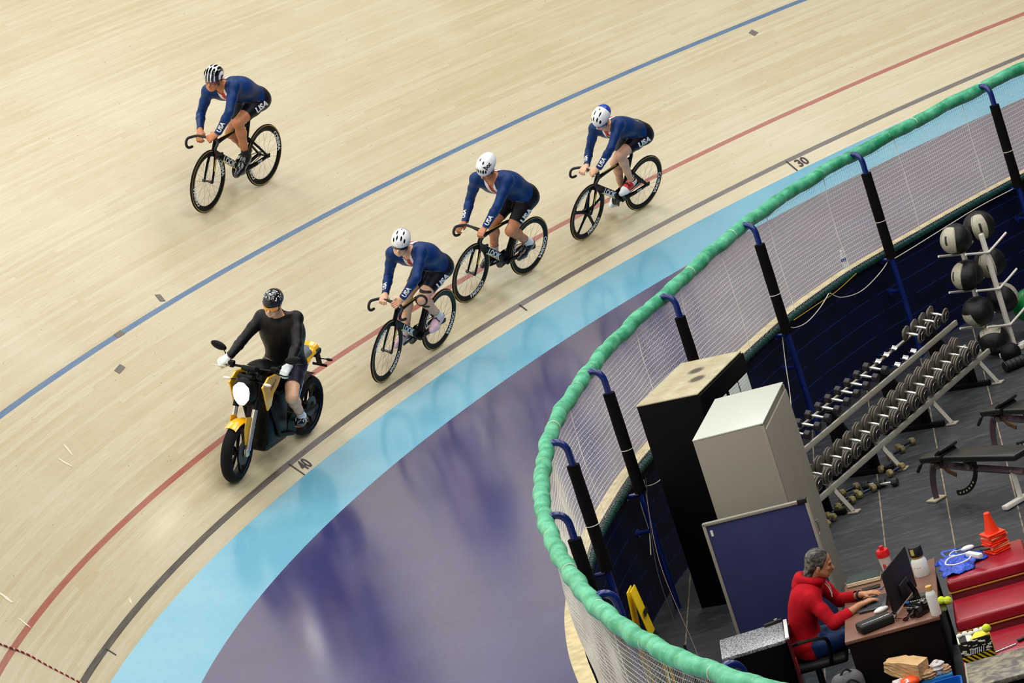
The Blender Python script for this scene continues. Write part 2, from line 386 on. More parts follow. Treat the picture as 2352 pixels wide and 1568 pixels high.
# gym floor
def floor_mat():
    N=NT('rubber tile floor',.4,.5)
    tc=N.n('ShaderNodeTexCoord'); mp=N.n('ShaderNodeMapping'); N.l(tc.outputs['Object'],mp.inputs['Vector']); sp=N.n('ShaderNodeSeparateXYZ'); N.l(mp.outputs[0],sp.inputs[0]); u,v=sp.outputs[0],sp.outputs[1]
    T=.627
    row=N.math('FLOOR',N.math('DIVIDE',v,T)); fx=N.math('FRACT',N.math('DIVIDE',u,T)); fy=N.math('FRACT',N.math('DIVIDE',v,T)); col0=N.math('FLOOR',N.math('DIVIDE',u,T))
    w=N.n('ShaderNodeTexWhiteNoise',noise_dimensions='2D'); N.l(N.comb(col0,row),w.inputs['Vector'])
    sc=N.noise(N.comb(N.math('ADD',N.math('MULTIPLY',u,1.0),N.math('MULTIPLY',v,.3)),N.math('MULTIPLY',v,2.5)),4,6,.7)
    col=N.mix(w.outputs[0],H(36,39,44),H(54,58,62)); col=N.mix(N.math('MULTIPLY',N.ramp(sc,.5,.75),.5),col,H(92,96,97))
    kx=N.math('LESS_THAN',fx,.02); ky=N.math('LESS_THAN',fy,.014)
    col=N.mix(N.math('MULTIPLY',ky,.9),col,H(20,20,20)); col=N.mix(N.math('MULTIPLY',N.math('LESS_THAN',N.math('ABSOLUTE',N.math('SUBTRACT',fy,.02)),.007),.4),col,H(130,125,115))
    wn=N.noise(N.comb(N.math('MULTIPLY',u,3.0),v),6,3); col=N.mix(N.math('MULTIPLY',kx,N.ramp(wn,.25,.6)),col,H(150,138,112))
    N.l(col,N.b.inputs['Base Color']); N.l(N.math('ADD',.33,N.math('MULTIPLY',sc,.25)),N.b.inputs['Roughness']); N.bump(N.math('SUBTRACT',sc,N.math('MAXIMUM',kx,ky)),.15,.004); return N.m
fl=MB(); fl.box((0,0,-.05),(60,60,.1)); fo=fl.build('floor',floor_mat(),smooth=0); fo.location=(3.47,32.17,0); fo.rotation_euler=(0,0,math.radians(-8.0)); tag(fo,kind='structure')
# markings
def mark_text(name,body,size,s0,d0,m,lift=.004):
    # reads with its base towards the infield, running along the track to the right (increasing s)
    def fn(x,y):
        s=s0+x; d=d0+y; p,t,n=base_pt(s); b=bank_ang(s); return bank(s,d)+V((0,0,1))*math.cos(b)*lift-n*math.sin(b)*lift
    return text_obj(name,body,size,m,fn,bold=.03,sub=.03)
mk=mat('marking paint',(66,58,56),.6)
for nm,body,s0 in (('distance_number','40',5.1),('distance_number','30',15.0)):
    o=mark_text(nm,body,.18,s0+.165,-.115,mk); tag(o,kind='structure')
def quad_on_bank(name,s0,s1,d0,d1,m,lift=.004,skew=0):
    n=3; b=MB(); rows=[]
    for i in range(n+1):
        s=s0+(s1-s0)*i/n; rows.append([bank(s+skew*0,d)+V((0,0,lift*math.cos(bank_ang(s))))-base_pt(s)[2]*lift*math.sin(bank_ang(s)) for d in (d0,d1)])
    rows=[[rows[i][0],rows[i][1]] for i in range(n+1)]; b.grid(rows); return b.build(name,m,smooth=0)
for s0,l in ((0.0,.11),(5.1,.2),(10.05,.11),(15.0,.2)):
    tag(quad_on_bank('distance_tick',s0-.012,s0+.012,-l if l<.15 else -.2,.0,mk),kind='structure')

# outer rail wall at the top of the bank, red cord and small pale marks on the boards
ow=strip('wall_outer',lambda s,t:bank(s,7.4)+V((0,0,t))+base_pt(s)[2]*(.0 if t<.01 else .05),S_,[0,.9,.95],mat('pale wall panel',(210,208,200),.5),lambda s,t:(s,t)); tag(ow,kind='structure')
def lift(s,d,h): p,t,n=base_pt(s); a=bank_ang(s); return bank(s,d)+V((0,0,h*math.cos(a)))-n*h*math.sin(a)
m_mark=mat('pale mark',(224,216,194),.7)  # colour of the thin pale irregular patches laid on the boards
rs_=random.Random(4)
for s,d,l,w,a in ((2.95,1.57,.17,.035,60),(2.70,1.47,.15,.03,95),(-.22,.97,.18,.045,80),(-.46,.70,.16,.03,75),(.88,-.30,.0,.0,0),(1.11,.09,.10,.03,30)):
    if l==0: continue
    n_=14; P=[]
    for i in range(n_):
        an=2*PI*i/n_; k=1+rs_.uniform(-.3,.3); x=l/2*math.cos(an)*k; y=w/2*math.sin(an)*k; ca,sa=math.cos(math.radians(a)),math.sin(math.radians(a)); P.append(lift(s+x*ca-y*sa,d+x*sa+y*ca,.003))
    q=MB(); q.add(P,[tuple(range(n_))]); tag(q.build('pale_mark',m_mark,smooth=0),kind='structure')
m_green=None
def green_mat():
    N=NT('green padding vinyl',.42,.5)
    tc=N.n('ShaderNodeTexCoord'); n=N.noise(tc.outputs['Object'],7,4); f=N.n('ShaderNodeTexNoise'); f.inputs['Scale'].default_value=9; f.inputs['Detail'].default_value=4; f.inputs['Distortion'].default_value=1.0; N.l(tc.outputs['Object'],f.inputs['Vector'])
    col=N.mix(N.ramp(n,.35,.65),H(40,148,104),H(92,190,148)); col=N.mix(N.math('MULTIPLY',N.ramp(f.outputs[0],.55,.75),.4),col,H(150,222,184)); N.l(col,N.b.inputs['Base Color'])
    N.bump(f.outputs[0],.45,.02); return N.m
FEN=thing('safety_fence','long curved safety fence with green padded top rail, white net and blue posts','fence',tuple(fence(5,0,0)))
bpy.context.view_layer.update()
def local(o,parent):
    # put a world-space mesh under a translated empty
    o.parent=parent; o.matrix_parent_inverse=parent.matrix_world.inverted(); return o
FS=list(np.arange(-14,26.01,.06))
RZ=2.33
b=MB(); pts=[];rs=[]
for i,s in enumerate(FS):
    ph=(s+3)%1.55; pinch=1-.12*math.exp(-((ph-.78)/.05)**2)
    wr=1+.02*math.sin(s*17)+.015*math.sin(s*41+1)+.03*math.sin(s*5.3)
    pts.append(fence(s,.008*math.sin(s*9),RZ+.006*math.sin(s*5+.4))); rs.append(.068*pinch*wr)
b.tube(pts,rs,18)
gr=local(b.build('padded_top_rail',green_mat(),smooth=60),FEN)
m_cord=mat('white cord',(226,222,205),.6); m_ycord=mat('yellow cord',(196,160,40),.6)
for i,s in enumerate(FS):
    if abs(((s+3)%1.55)-.78)<.03 and s<24:
        b=MB(); b.torus(fence(s,0,RZ),base_pt(s)[1],.058,.004,20,5); local(b.build('rail_tie',m_cord),FEN)
# net
b=MB(); top=RZ-.05; bot=FZ+.0
sn=list(np.arange(-12.5,24,.043)); nz=24
def netpt(s,z):
    f=(z-bot)/(top-bot); return fence(s+.006*math.sin(z*17+s*3),.01+.03*math.sin(s*1.3)*math.sin(f*PI)+.012*math.sin(s*4.1+z*3)*math.sin(f*PI),z)
def strand(P,r):
    n=3; b.tube(P,r,n,cap=False)
for s in sn: strand([netpt(s+.008*math.sin(k*1.7+s*5),bot+(top-bot)*k/8) for k in range(9)],.0017)
for k in range(nz+1):
    z=bot+(top-bot)*k/nz; strand([netpt(s,z+.008*math.sin(s*2.3+k)*math.sin(k/nz*PI)) for s in np.arange(-12.5,24,.13)],.0017)
for s in np.arange(-12,24,1.55): strand([netpt(s+.02*k/8,bot+(top-bot)*k/8) for k in range(9)],.0035)
local(b.build('net',mat('net twine',(242,238,228),.6),smooth=0),FEN)
# bottom rail wrapped in dark green tape
b=MB(); 
pts=[];rs=[]
for i,s in enumerate(FS): pts.append(fence(s,-.015,FZ-.022)); rs.append(.034*(1+.05*math.sin(s*40)+.06*((i%4)==0)))
b.tube(pts,rs,12)
br=local(b.build('bottom_rail',mat('dark green tape',(14,62,58),.35,var=.3,nscale=30,bump=.3)),FEN)
b=MB(); P=[]
for i in range(int(36/.012)):
    s=-12+i*.012; p_,t_,n_=base_pt(s); a=s*2*PI/.085; P.append(fence(s,-.015,FZ-.022)+n_*(.037*math.cos(a))+V((0,0,.037*math.sin(a))))
b.tube(P,.0024,4,cap=False); lb=b.build('binding_cord',mat('black cord',(8,10,10),.7)); lb.parent=br; bpy.context.view_layer.update(); lb.matrix_parent_inverse=br.matrix_world.inverted()
m_blue=mat('blue enamel',(8,34,104),.3,var=.25,coat=.3,nscale=6); m_foam=mat('black foam',(6,3,4),.8,var=.3,spec=.15); m_foam2=mat('black foam',(14,9,10))
# post stations found from the photograph: s on the fence line
POSTS=[(17.65,1),(14.75,1),(11.85,1),(8.9,1),(5.9,1),(2.9,1),(0.0,1),(-3.15,1),(-6.6,0),(-10.05,0)]
def fs_near(x,y): return min(FS,key=lambda s:(fence(s,0,0)-V((x,y,0))).length)
for s,foam in POSTS:
    p,t,n=base_pt(s); Z=V((0,0,1)); q=lambda off,z:fence(s,off,z); O=q(0,0)
    off=-.17
    b=MB(); path=[q(off,0),q(off,.6),q(off,1.2),q(off,RZ-.08)]
    for k in range(1,7):
        a=k/6*PI/2; path.append(q(off+.10*(1-math.cos(a)),RZ-.08+.11*math.sin(a)))
    path.append(q(-.03,RZ+.02)); b.tube(path,.031,14)
    po=local(b.build('post',m_blue),FEN)
    def sub(o): o.parent=po; o.matrix_parent_inverse=po.matrix_world.inverted(); return o
    bpy.context.view_layer.update()
    if foam:
        b=MB(); z0,z1=FZ-.04,RZ-.20; P=[q(off,z0+(z1-z0)*k/6) for k in range(7)]; b.tube(P,[.056,.056,.055,.056,.057,.055,.056],16); sub(b.build('foam_sleeve',m_foam))
        b=MB(); b.torus(q(off,z0+.42),Z,.056,.004,20,5); sub(b.build('sleeve_tie',m_cord))
    for z in (FZ-.06,FZ-.42):
        b=MB(); b.tube([q(off,z),q(-.02,z)],.02,10); b.tube([q(-.03,z),q(-.012,z)],.042,12); sub(b.build('bracket',m_blue))
# loose cords along the fence
def cord(label,P,m=m_cord,r=.005,name='cord',cat='cord'):
    b=MB(); b.tube(spline(P,8),r,6); o=b.build(name,m); tag(o,label,cat); return o
def fc(s,off,z): return fence(s,off,z)
cord('white cord drooping under the fence between the second and third posts from the right',[fc(12.0,-.10,FZ-.02),fc(11.7,-.09,FZ-.14),fc(11.2,-.08,FZ-.22),fc(10.7,-.08,FZ-.15),fc(10.45,-.09,FZ-.03)])
cord('white cord sagging from the wrapped rail to the third blue post from the right',[fc(10.4,-.10,FZ-.02),fc(10.1,-.09,FZ-.10),fc(9.7,-.09,FZ-.14),fc(9.3,-.11,FZ-.09),fc(9.02,-.14,FZ-.0)])
cord('white cord stretched straight below the wrapped rail behind the medicine balls',[fc(14.9,-.1,FZ-.06),fc(14.0,-.09,FZ-.055),fc(13.2,-.09,FZ-.07),fc(12.4,-.11,FZ-.08),fc(11.93,-.13,FZ-.08)])
cord('white cord hanging down from the rail behind the pale cabinet',[fc(8.95,-.08,FZ-.08),fc(8.75,-.1,FZ-.35),fc(8.55,-.13,FZ-.6),fc(8.3,-.16,FZ-.85),fc(8.2,-.16,FZ-1.1)])
cord('white cord end hanging below the rail left of the black cabinet',[fc(3.25,-.1,FZ-.03),fc(3.05,-.1,FZ-.2),fc(2.95,-.12,FZ-.42),fc(2.7,-.12,FZ-.6)])
cord('white cord looped across the blue bracket beside the black cabinet',[fc(3.25,-.09,FZ-.05),fc(3.4,-.14,FZ-.11),fc(3.6,-.22,FZ-.12),fc(3.9,-.25,FZ-.06),fc(4.15,-.25,FZ+.06)])
cord('yellow cord tied along the lower rail',[fc(11.2,-.08,FZ-.02),fc(10.6,-.08,FZ-.06),fc(10,-.08,FZ-.05),fc(9.4,-.08,FZ-.03)],m_ycord,.004)

P=[lift(s,d,.008+.003*math.sin(i)) for i,(s,d) in enumerate([(-1.60,1.55),(-1.3,1.1),(-1.129,.759),(-1.01,.531),(-.98,.323),(-.923,.021),(-.92,-.1)])]
N=NT('red white twisted cord',.6,.3); tc=N.n('ShaderNodeTexCoord'); w_=N.n('ShaderNodeTexWave'); w_.inputs['Scale'].default_value=9; N.l(tc.outputs['Object'],w_.inputs['Vector']); N.l(N.ramp(w_.outputs['Fac'],.72,.78,H(132,30,34),H(224,196,180)),N.b.inputs['Base Color'])
b=MB(); b.tube(spline(P,14),.008,8); o=b.build('twisted_cord',N.m); tag(o,'red and white twisted cord lying across the boards in the lower left corner','cord')
# ------------------------------------------------------------ people
def frame_M(R,F,u,k):
    R,F,u=V(R),V(F),V(u); f=(F-R).normalized(); u=(u-f*u.dot(f)).normalized(); l=u.cross(f)
    M=Matrix((f*k,l*k,u*k)).transposed().to_4x4(); M.translation=R; return M
FRM={'R1':([-2.1007,39.1344,3.7893],[-2.7289,38.2661,3.8192],[0.3095,-0.1918,0.9313],1.06),
'R2':([-0.8042,37.4683,1.7181],[-1.4191,36.6083,1.7366],[0.3589,-0.2373,0.9027],1.05),
'R3':([0.4021,39.2045,1.869],[-0.3129,38.4399,1.9217],[0.3437,-0.2592,0.9026],1.045),
'R4':([1.9438,40.7782,1.8804],[1.1873,40.0635,1.885],[0.3146,-0.3272,0.8911],1.035),
'M':([-2.3172,35.1687,1.7723],[-3.0143,33.8481,1.8129],[0.3317,-0.1465,0.9319],1.03)}
SK={
'R1':dict(P=(0.196,0.007,1.027),N=(0.678,-0.002,1.252),H=(0.851,-0.028,1.388),LS=(0.749,0.161,1.324),RS=(0.734,-0.179,1.205),LE=(0.922,0.221,1.102),RE=(0.734,-0.276,0.935),LW=(0.996,0.126,0.874),RW=(0.936,-0.139,0.855),LH=(1.031,0.062,0.829),RH=(0.994,-0.106,0.800),LK=(0.600,0.101,0.877),RK=(0.461,-0.090,0.689),LA=(0.472,0.111,0.474),RA=(0.141,-0.115,0.411)),
'R2':dict(P=(0.174,0.001,1.018),N=(0.640,-0.018,1.277),H=(0.800,-0.051,1.428),LS=(0.708,0.137,1.367),RS=(0.695,-0.201,1.249),LE=(0.904,0.223,1.174),RE=(0.660,-0.249,0.969),LW=(0.981,0.124,0.949),RW=(0.875,-0.143,0.875),LH=(0.984,0.070,0.882),RH=(0.955,-0.112,0.865),LK=(0.514,0.076,0.761),RK=(0.511,-0.104,0.755),LA=(0.194,0.112,0.480),RA=(0.461,-0.110,0.331)),
'R3':dict(P=(0.229,0.018,1.023),N=(0.686,-0.019,1.294),H=(0.813,-0.033,1.475),LS=(0.692,0.161,1.359),RS=(0.777,-0.189,1.290),LE=(0.867,0.187,1.125),RE=(0.748,-0.273,1.015),LW=(0.982,0.133,0.903),RW=(0.908,-0.197,0.832),LH=(1.046,0.139,0.870),RH=(0.985,-0.201,0.796),LK=(0.503,0.114,0.703),RK=(0.563,-0.087,0.735),LA=(0.153,0.116,0.460),RA=(0.450,-0.116,0.345)),
'R4':dict(P=(0.173,-0.005,1.043),N=(0.665,-0.029,1.242),H=(0.812,-0.036,1.408),LS=(0.692,0.119,1.358),RS=(0.706,-0.209,1.194),LE=(0.890,0.181,1.157),RE=(0.728,-0.246,0.907),LW=(1.010,0.123,0.928),RW=(0.932,-0.103,0.854),LH=(1.039,0.066,0.871),RH=(1.014,-0.086,0.843),LK=(0.586,0.080,0.924),RK=(0.403,-0.113,0.684),LA=(0.389,0.118,0.549),RA=(0.235,-0.115,0.293)),
'M':dict(P=(0.451,0.003,0.883),N=(0.618,0.014,1.396),H=(0.755,0.004,1.580),LS=(0.634,0.199,1.436),RS=(0.630,-0.175,1.384),LE=(0.848,0.320,1.261),RE=(0.830,-0.279,1.189),LW=(1.073,0.360,1.135),RW=(1.075,-0.283,1.105),LH=(1.133,0.343,1.082),RH=(1.117,-0.337,1.061),LK=(0.815,0.256,0.697),RK=(0.849,-0.227,0.761),LA=(0.512,0.220,0.394),RA=(0.565,-0.201,0.438)),
'D':dict(P=(-0.004,0.003,0.529),N=(0.146,0.010,1.022),H=(0.275,-0.01,1.168),LS=(0.178,0.193,0.985),RS=(0.142,-0.166,0.940),LE=(0.316,0.241,0.750),RE=(0.270,-0.281,0.741),LW=(0.513,0.080,0.800),RW=(0.495,-0.166,0.795),LH=(0.592,0.064,0.800),RH=(0.573,-0.130,0.800),LK=(.43,.12,.56),RK=(.43,-.10,.56),LA=(.42,.12,.10),RA=(.40,-.10,.10))}
CRANK={'R1':10,'R2':155,'R3':168,'R4':65}
m_skin=mat('skin tan',(196,128,88),.45,nscale=25,var=.1); m_skin2=mat('skin fair',(226,178,146),.45,nscale=25,var=.08); m_skin3=mat('skin warm',(188,130,92),.5,nscale=25,var=.1)
def suit_mat(name,c,c2):
    N=NT(name,.42,.4); tc=N.n('ShaderNodeTexCoord'); vo=N.n('ShaderNodeTexVoronoi'); vo.inputs['Scale'].default_value=160; N.l(tc.outputs['Object'],vo.inputs['Vector']); n=N.noise(tc.outputs['Object'],5,3)
    col=N.mix(N.ramp(n,.35,.65),H(*c),H(*c2)); N.l(col,N.b.inputs['Base Color']); N.b.inputs['Specular IOR Level'].default_value=.25; N.bump(N.math('ADD',vo.outputs['Distance'],N.math('MULTIPLY',n,2.0)),.3,.004); return N.m
m_suit=suit_mat('blue skinsuit',(4,40,92),(6,54,116)); m_short=suit_mat('dark shorts',(10,10,24),(16,16,34)); m_short2=suit_mat('black shorts',(6,6,8),(10,10,13)); m_black=suit_mat('black jersey',(7,5,7),(13,10,13)); m_jean=suit_mat('denim',(14,44,92),(22,60,112)); m_dshort=suit_mat('dark denim shorts',(12,14,34),(18,20,44))
m_white=mat('white gloss',(236,238,240),.3); m_red=mat('red print',(196,30,44),.5); m_print=mat('white print',(232,236,240),.5); m_blk=mat('black gloss',(10,10,12),.25,coat=.3); m_lens=mat('dark lens',(8,8,14),.08,coat=1); m_mat=mat('matt black',(14,14,16),.6)
def v3(a): return np.array(a,float)
def basis(f,u):
    f=V(f).normalized(); u=V(u); u=(u-f*u.dot(f)).normalized(); l=u.cross(f); return f,l,u
def hand(S,w,h,curl,side,across,r=1.0,flat=False,lab='hand'):
    # w wrist, h palm centre; fingers leave the palm end and bend towards `curl`; `across` is the knuckle line
    w,h=V(w),V(h); d=(h-w).normalized(); a=V(across); a=(a-d*a.dot(d)).normalized(); c=V(curl); c=(c-d*c.dot(d)-a*c.dot(a)).normalized()
    k=r
    for t in (-.027,-.009,.009,.027): S.cone(w+d*.02+a*t*.6,h+d*.012+a*t,.016*k,.0135*k,lab+'_palm',.012)
    L=[.030,.036,.033,.025]
    for i,t in enumerate((.031,.0105,-.0105,-.031)):
        t=t*(1 if side>0 else -1); b=h+d*.018+a*t; l=L[i]
        if flat: p1=b+d*l*.95+c*.008; p2=p1+d*l*.62+c*.014; p3=p2+d*l*.35+c*.012
        else: p1=b+d*l*.8+c*.012; p2=p1+d*.004+c*l*.85; p3=p2-d*.018+c*.010
        S.cone(b,p1,.0095*k,.0088*k,lab,.004); S.cone(p1,p2,.0088*k,.008*k,lab,.003); S.cone(p2,p3,.008*k,.007*k,lab,.003)
    th=a*(1 if side>0 else -1)
    b=w+d*.03+th*.022; p1=b+th*.024+d*.026+c*.012; p2=p1+d*.022+c*.018-th*.006
    S.cone(b,p1,.0135*k,.011*k,lab,.01); S.cone(p1,p2,.0105*k,.0085*k,lab,.003)
def figure(key,par,opt):
    J={k:V(p) for k,p in SK[key].items()}; pts=np.array([list(p) for p in J.values()]); vx=opt.get('vox',.0055)
    lo=pts.min(0)-[.2,.17,.16]; hi=pts.max(0)+[.2,.17,.2]; S=SDF(lo,hi,vx); g=opt.get('bulk',1.0); arm=opt.get('arm',1.0)
    P,N,Hd=J['P'],J['N'],J['H']; tor=(N-P).normalized(); side=(J['LS']-J['RS']).normalized(); side=(side-tor*side.dot(tor)).normalized(); front=side.cross(tor); 
    if front.dot(V((1,0,-1)))<0: front=-front
    ps=V((0,1,0)); bow=opt.get('bow',.035)
    # torso: pelvis, waist, ribs, chest
    def sp(t): return P.lerp(N,t)-front*bow*math.sin(t*PI)
    sd=lambda t: (ps.lerp(side,t)).normalized()
    for t,w,r in ((0.0,.085,.105),(.14,.08,.105),(.3,.072,.098),(.45,.08,.104),(.6,.095,.112),(.75,.105,.116),(.88,.095,.10)):
        c=sp(t); s=sd(t)*(w*g); S.cone(c-s,c+s,r*g,r*g,'torso_low' if t<.28 else 'torso',.06)
    for a in ('LS','RS'):
        S.cone(sp(.93),J[a]-(J[a]-N)*.12,.085*g,.062*g*arm,'torso',.05); S.cone(sp(.75)+(J[a]-N)*.3,J[a],.09*g,.062*g*arm,'torso',.05)
    S.cone(N-(Hd-N)*.15,Hd-(Hd-N)*.25,.064*g,.055*g,'neck',.03)
    for a,b,c,d in (('LS','LE','LW','LH'),('RS','RE','RW','RH')):
        A,B,Cc,D=J[a],J[b],J[c],J[d]; m=A.lerp(B,.45)
        S.cone(A,m,.058*g*arm,.053*g*arm,'uparm',.03); S.cone(m,B,.053*g*arm,.043*g*arm,'uparm',.02)
        m=B.lerp(Cc,.3); S.cone(B,m,.043*g*arm,.046*g*arm,'forearm',.02); S.cone(m,Cc,.046*g*arm,.028*g,'forearm',.015); S.cone(B.lerp(Cc,.9),Cc.lerp(D,.3),.029*g,.026*g,'wrist',.01)
    hy=.09
    for sg,K,A in ((1,'LK','LA'),(-1,'RK','RA')):
        hip=P+V((0,hy*sg,-.01)); k_,a_=J[K],J[A]; m=hip.lerp(k_,.35); lb='L' if sg>0 else 'R'; thg=opt.get('thigh',1.0)*g
        S.cone(P+V((-.02,.05*sg,-.0)),hip,.115*thg,.105*thg,'torso_low',.05); S.cone(hip,m,.098*thg,.088*thg,'thigh'+lb,.05); S.cone(m,k_,.088*thg,.058*thg,'thigh'+lb,.03)
        kd=(k_-hip).normalized(); S.ell(k_+kd*.005,(.054*g,)*3,None,'shin'+lb,.02)
        bk=(hip-k_).normalized()+(a_-k_).normalized(); bk=bk.normalized() if bk.length>.1 else V((-1,0,0))
        c1=k_.lerp(a_,.28)+bk*.016; S.cone(k_,c1,.052*g,.056*g,'shin'+lb,.03); S.cone(c1,k_.lerp(a_,.68),.055*g,.041*g,'shin'+lb,.03); S.cone(k_.lerp(a_,.6),a_,.042*g,.034*g,'ankle'+lb,.02)
        toe=V(opt['toe'+lb]) if 'toe'+lb in opt else None
        if toe is not None:
            heel=a_+(a_-toe).normalized()*.045+V((0,0,-.045)); ball=heel.lerp(toe,.72); S.cone(heel,ball,.032,.036,'foot',.02); S.cone(ball+V((0,.012*sg,0)),toe,.036,.022,'foot',.02); S.cone(a_,heel.lerp(ball,.3),.034,.033,'foot',.02); S.cone(a_,ball,.034,.03,'foot',.02)
    # head
    f,l,u=basis(opt['face'],opt['upv']); R=np.array([[f[i],l[i],u[i]] for i in range(3)]); hc=Hd; hp=lambda x,y,z:hc+f*x+l*y+u*z
    S.ell(hp(-.012,0,.035),(.096,.076,.090),R,'head',.02); S.ell(hp(.028,0,-.03),(.066,.060,.080),R,'head',.02); S.ell(hp(.052,0,-.085),(.032,.030,.026),R,'head',.02)
    S.cone(hp(.05,.03,-.07),hp(.0,.052,-.045),.022,.022,'head',.02); S.cone(hp(.05,-.03,-.07),hp(.0,-.052,-.045),.022,.022,'head',.02)
    S.cone(hp(.082,-.03,.022),hp(.082,.03,.022),.012,.012,'head',.012)
    for sg in (1,-1): S.ell(hp(.086,.030*sg,.003),(.014,.016,.011),R,'head',.0,sub=True); S.ell(hp(.070,.032*sg,-.02),(.02,.02,.018),R,'head',.015); S.ell(hp(-.004,.076*sg,-.012),(.017,.008,.030),R,'head',.006)
    S.cone(hp(.088,0,.008),hp(.108,0,-.026),.008,.0135,'head',.008); S.cone(hp(.092,0,-.052),hp(.092,0,-.052),.016,.016,'head',.012)
    S.ell(hp(.105,0,-.052),(.010,.024,.0035),R,'head',0,sub=True)
    for nm,sg in (('L',1),('R',-1)):
        w,h=J[nm+'W'],J[nm+'H']; hand(S,w,h,opt.get('curl'+nm,(0.2,0,-1)),sg,opt.get('across'+nm,(0,-1,0)),opt.get('handk',1.05),opt.get('flat',False))
    v,q,lab=S.nets(); names=np.array(S.labs)
    mats=[opt['skin'],m_red]; mi=np.zeros(len(q),int)
    lips=np.array([(V(p)-hc) for p in v]) if False else None
    body=np_obj('body',v,q,mats[:1],par)
    # garments: offset shells
    cache={}
    def shell(name,off,test,m,mi_fn=None,parent=par):
        if off not in cache: cache[off]=S.nets(off)
        v2,q2,l2=cache[off]; lab_s=names[l2]; keepv=test(v2,lab_s); keep=keepv[q2].all(1)
        vv,qq=compact(v2,q2,keep)
        mi=None
        if mi_fn is not None: mi=mi_fn(vv[qq].mean(1))
        # even out the hems
        ed=np.sort(np.stack([qq,np.roll(qq,-1,1)],2).reshape(-1,2),1); ue,cn=np.unique(ed,axis=0,return_counts=True); be=ue[cn==1]
        for _ in range(10):
            acc=np.zeros_like(vv); n_=np.zeros(len(vv)); np.add.at(acc,be[:,0],vv[be[:,1]]); np.add.at(acc,be[:,1],vv[be[:,0]]); np.add.at(n_,be.ravel(),1); k_=n_==2; vv[k_]=vv[k_]*.4+.6*acc[k_]/2
        return np_obj(name,vv,qq,m,parent,mi)
    def tpar(v,a,b):
        a,b=v3(a),v3(b); ab=b-a; return ((v-a)@ab)/(ab@ab)
    # eyes
    for sg in (1,-1):
        if opt.get('eyes',True):
            b=MB(); b.ell(hp(.078,.030*sg,.003),.0125); b.use(m_white); o=b.build('eye',m_white,par)
    return dict(J=J,hp=hp,f=f,l=l,u=u,R=R,S=S,shell=shell,tpar=tpar,front=front,side=side,tor=tor,body=body,names=names)
def brown(name,c): return mat(name,c,.6)
def wrap_text(body,size,m,target,O,X,Y,parent,name='lettering',bold=.035,out=None,lift=.0035,sub=.012):
    me=target.data; bvh=BVHTree.FromPolygons([v.co for v in me.vertices],[tuple(p.vertices) for p in me.polygons])
    O,X,Y=V(O),V(X).normalized(),V(Y).normalized(); nrm=X.cross(Y).normalized()
    def fn(x,y):
        p=O+X*x+Y*y; h=bvh.ray_cast(p+nrm*.15,-nrm,.4)
        return h[0]+nrm*lift+h[1]*lift*.3 if h[0] is not None else p
    return text_obj(name,body,size,m,fn,parent,bold,sub)
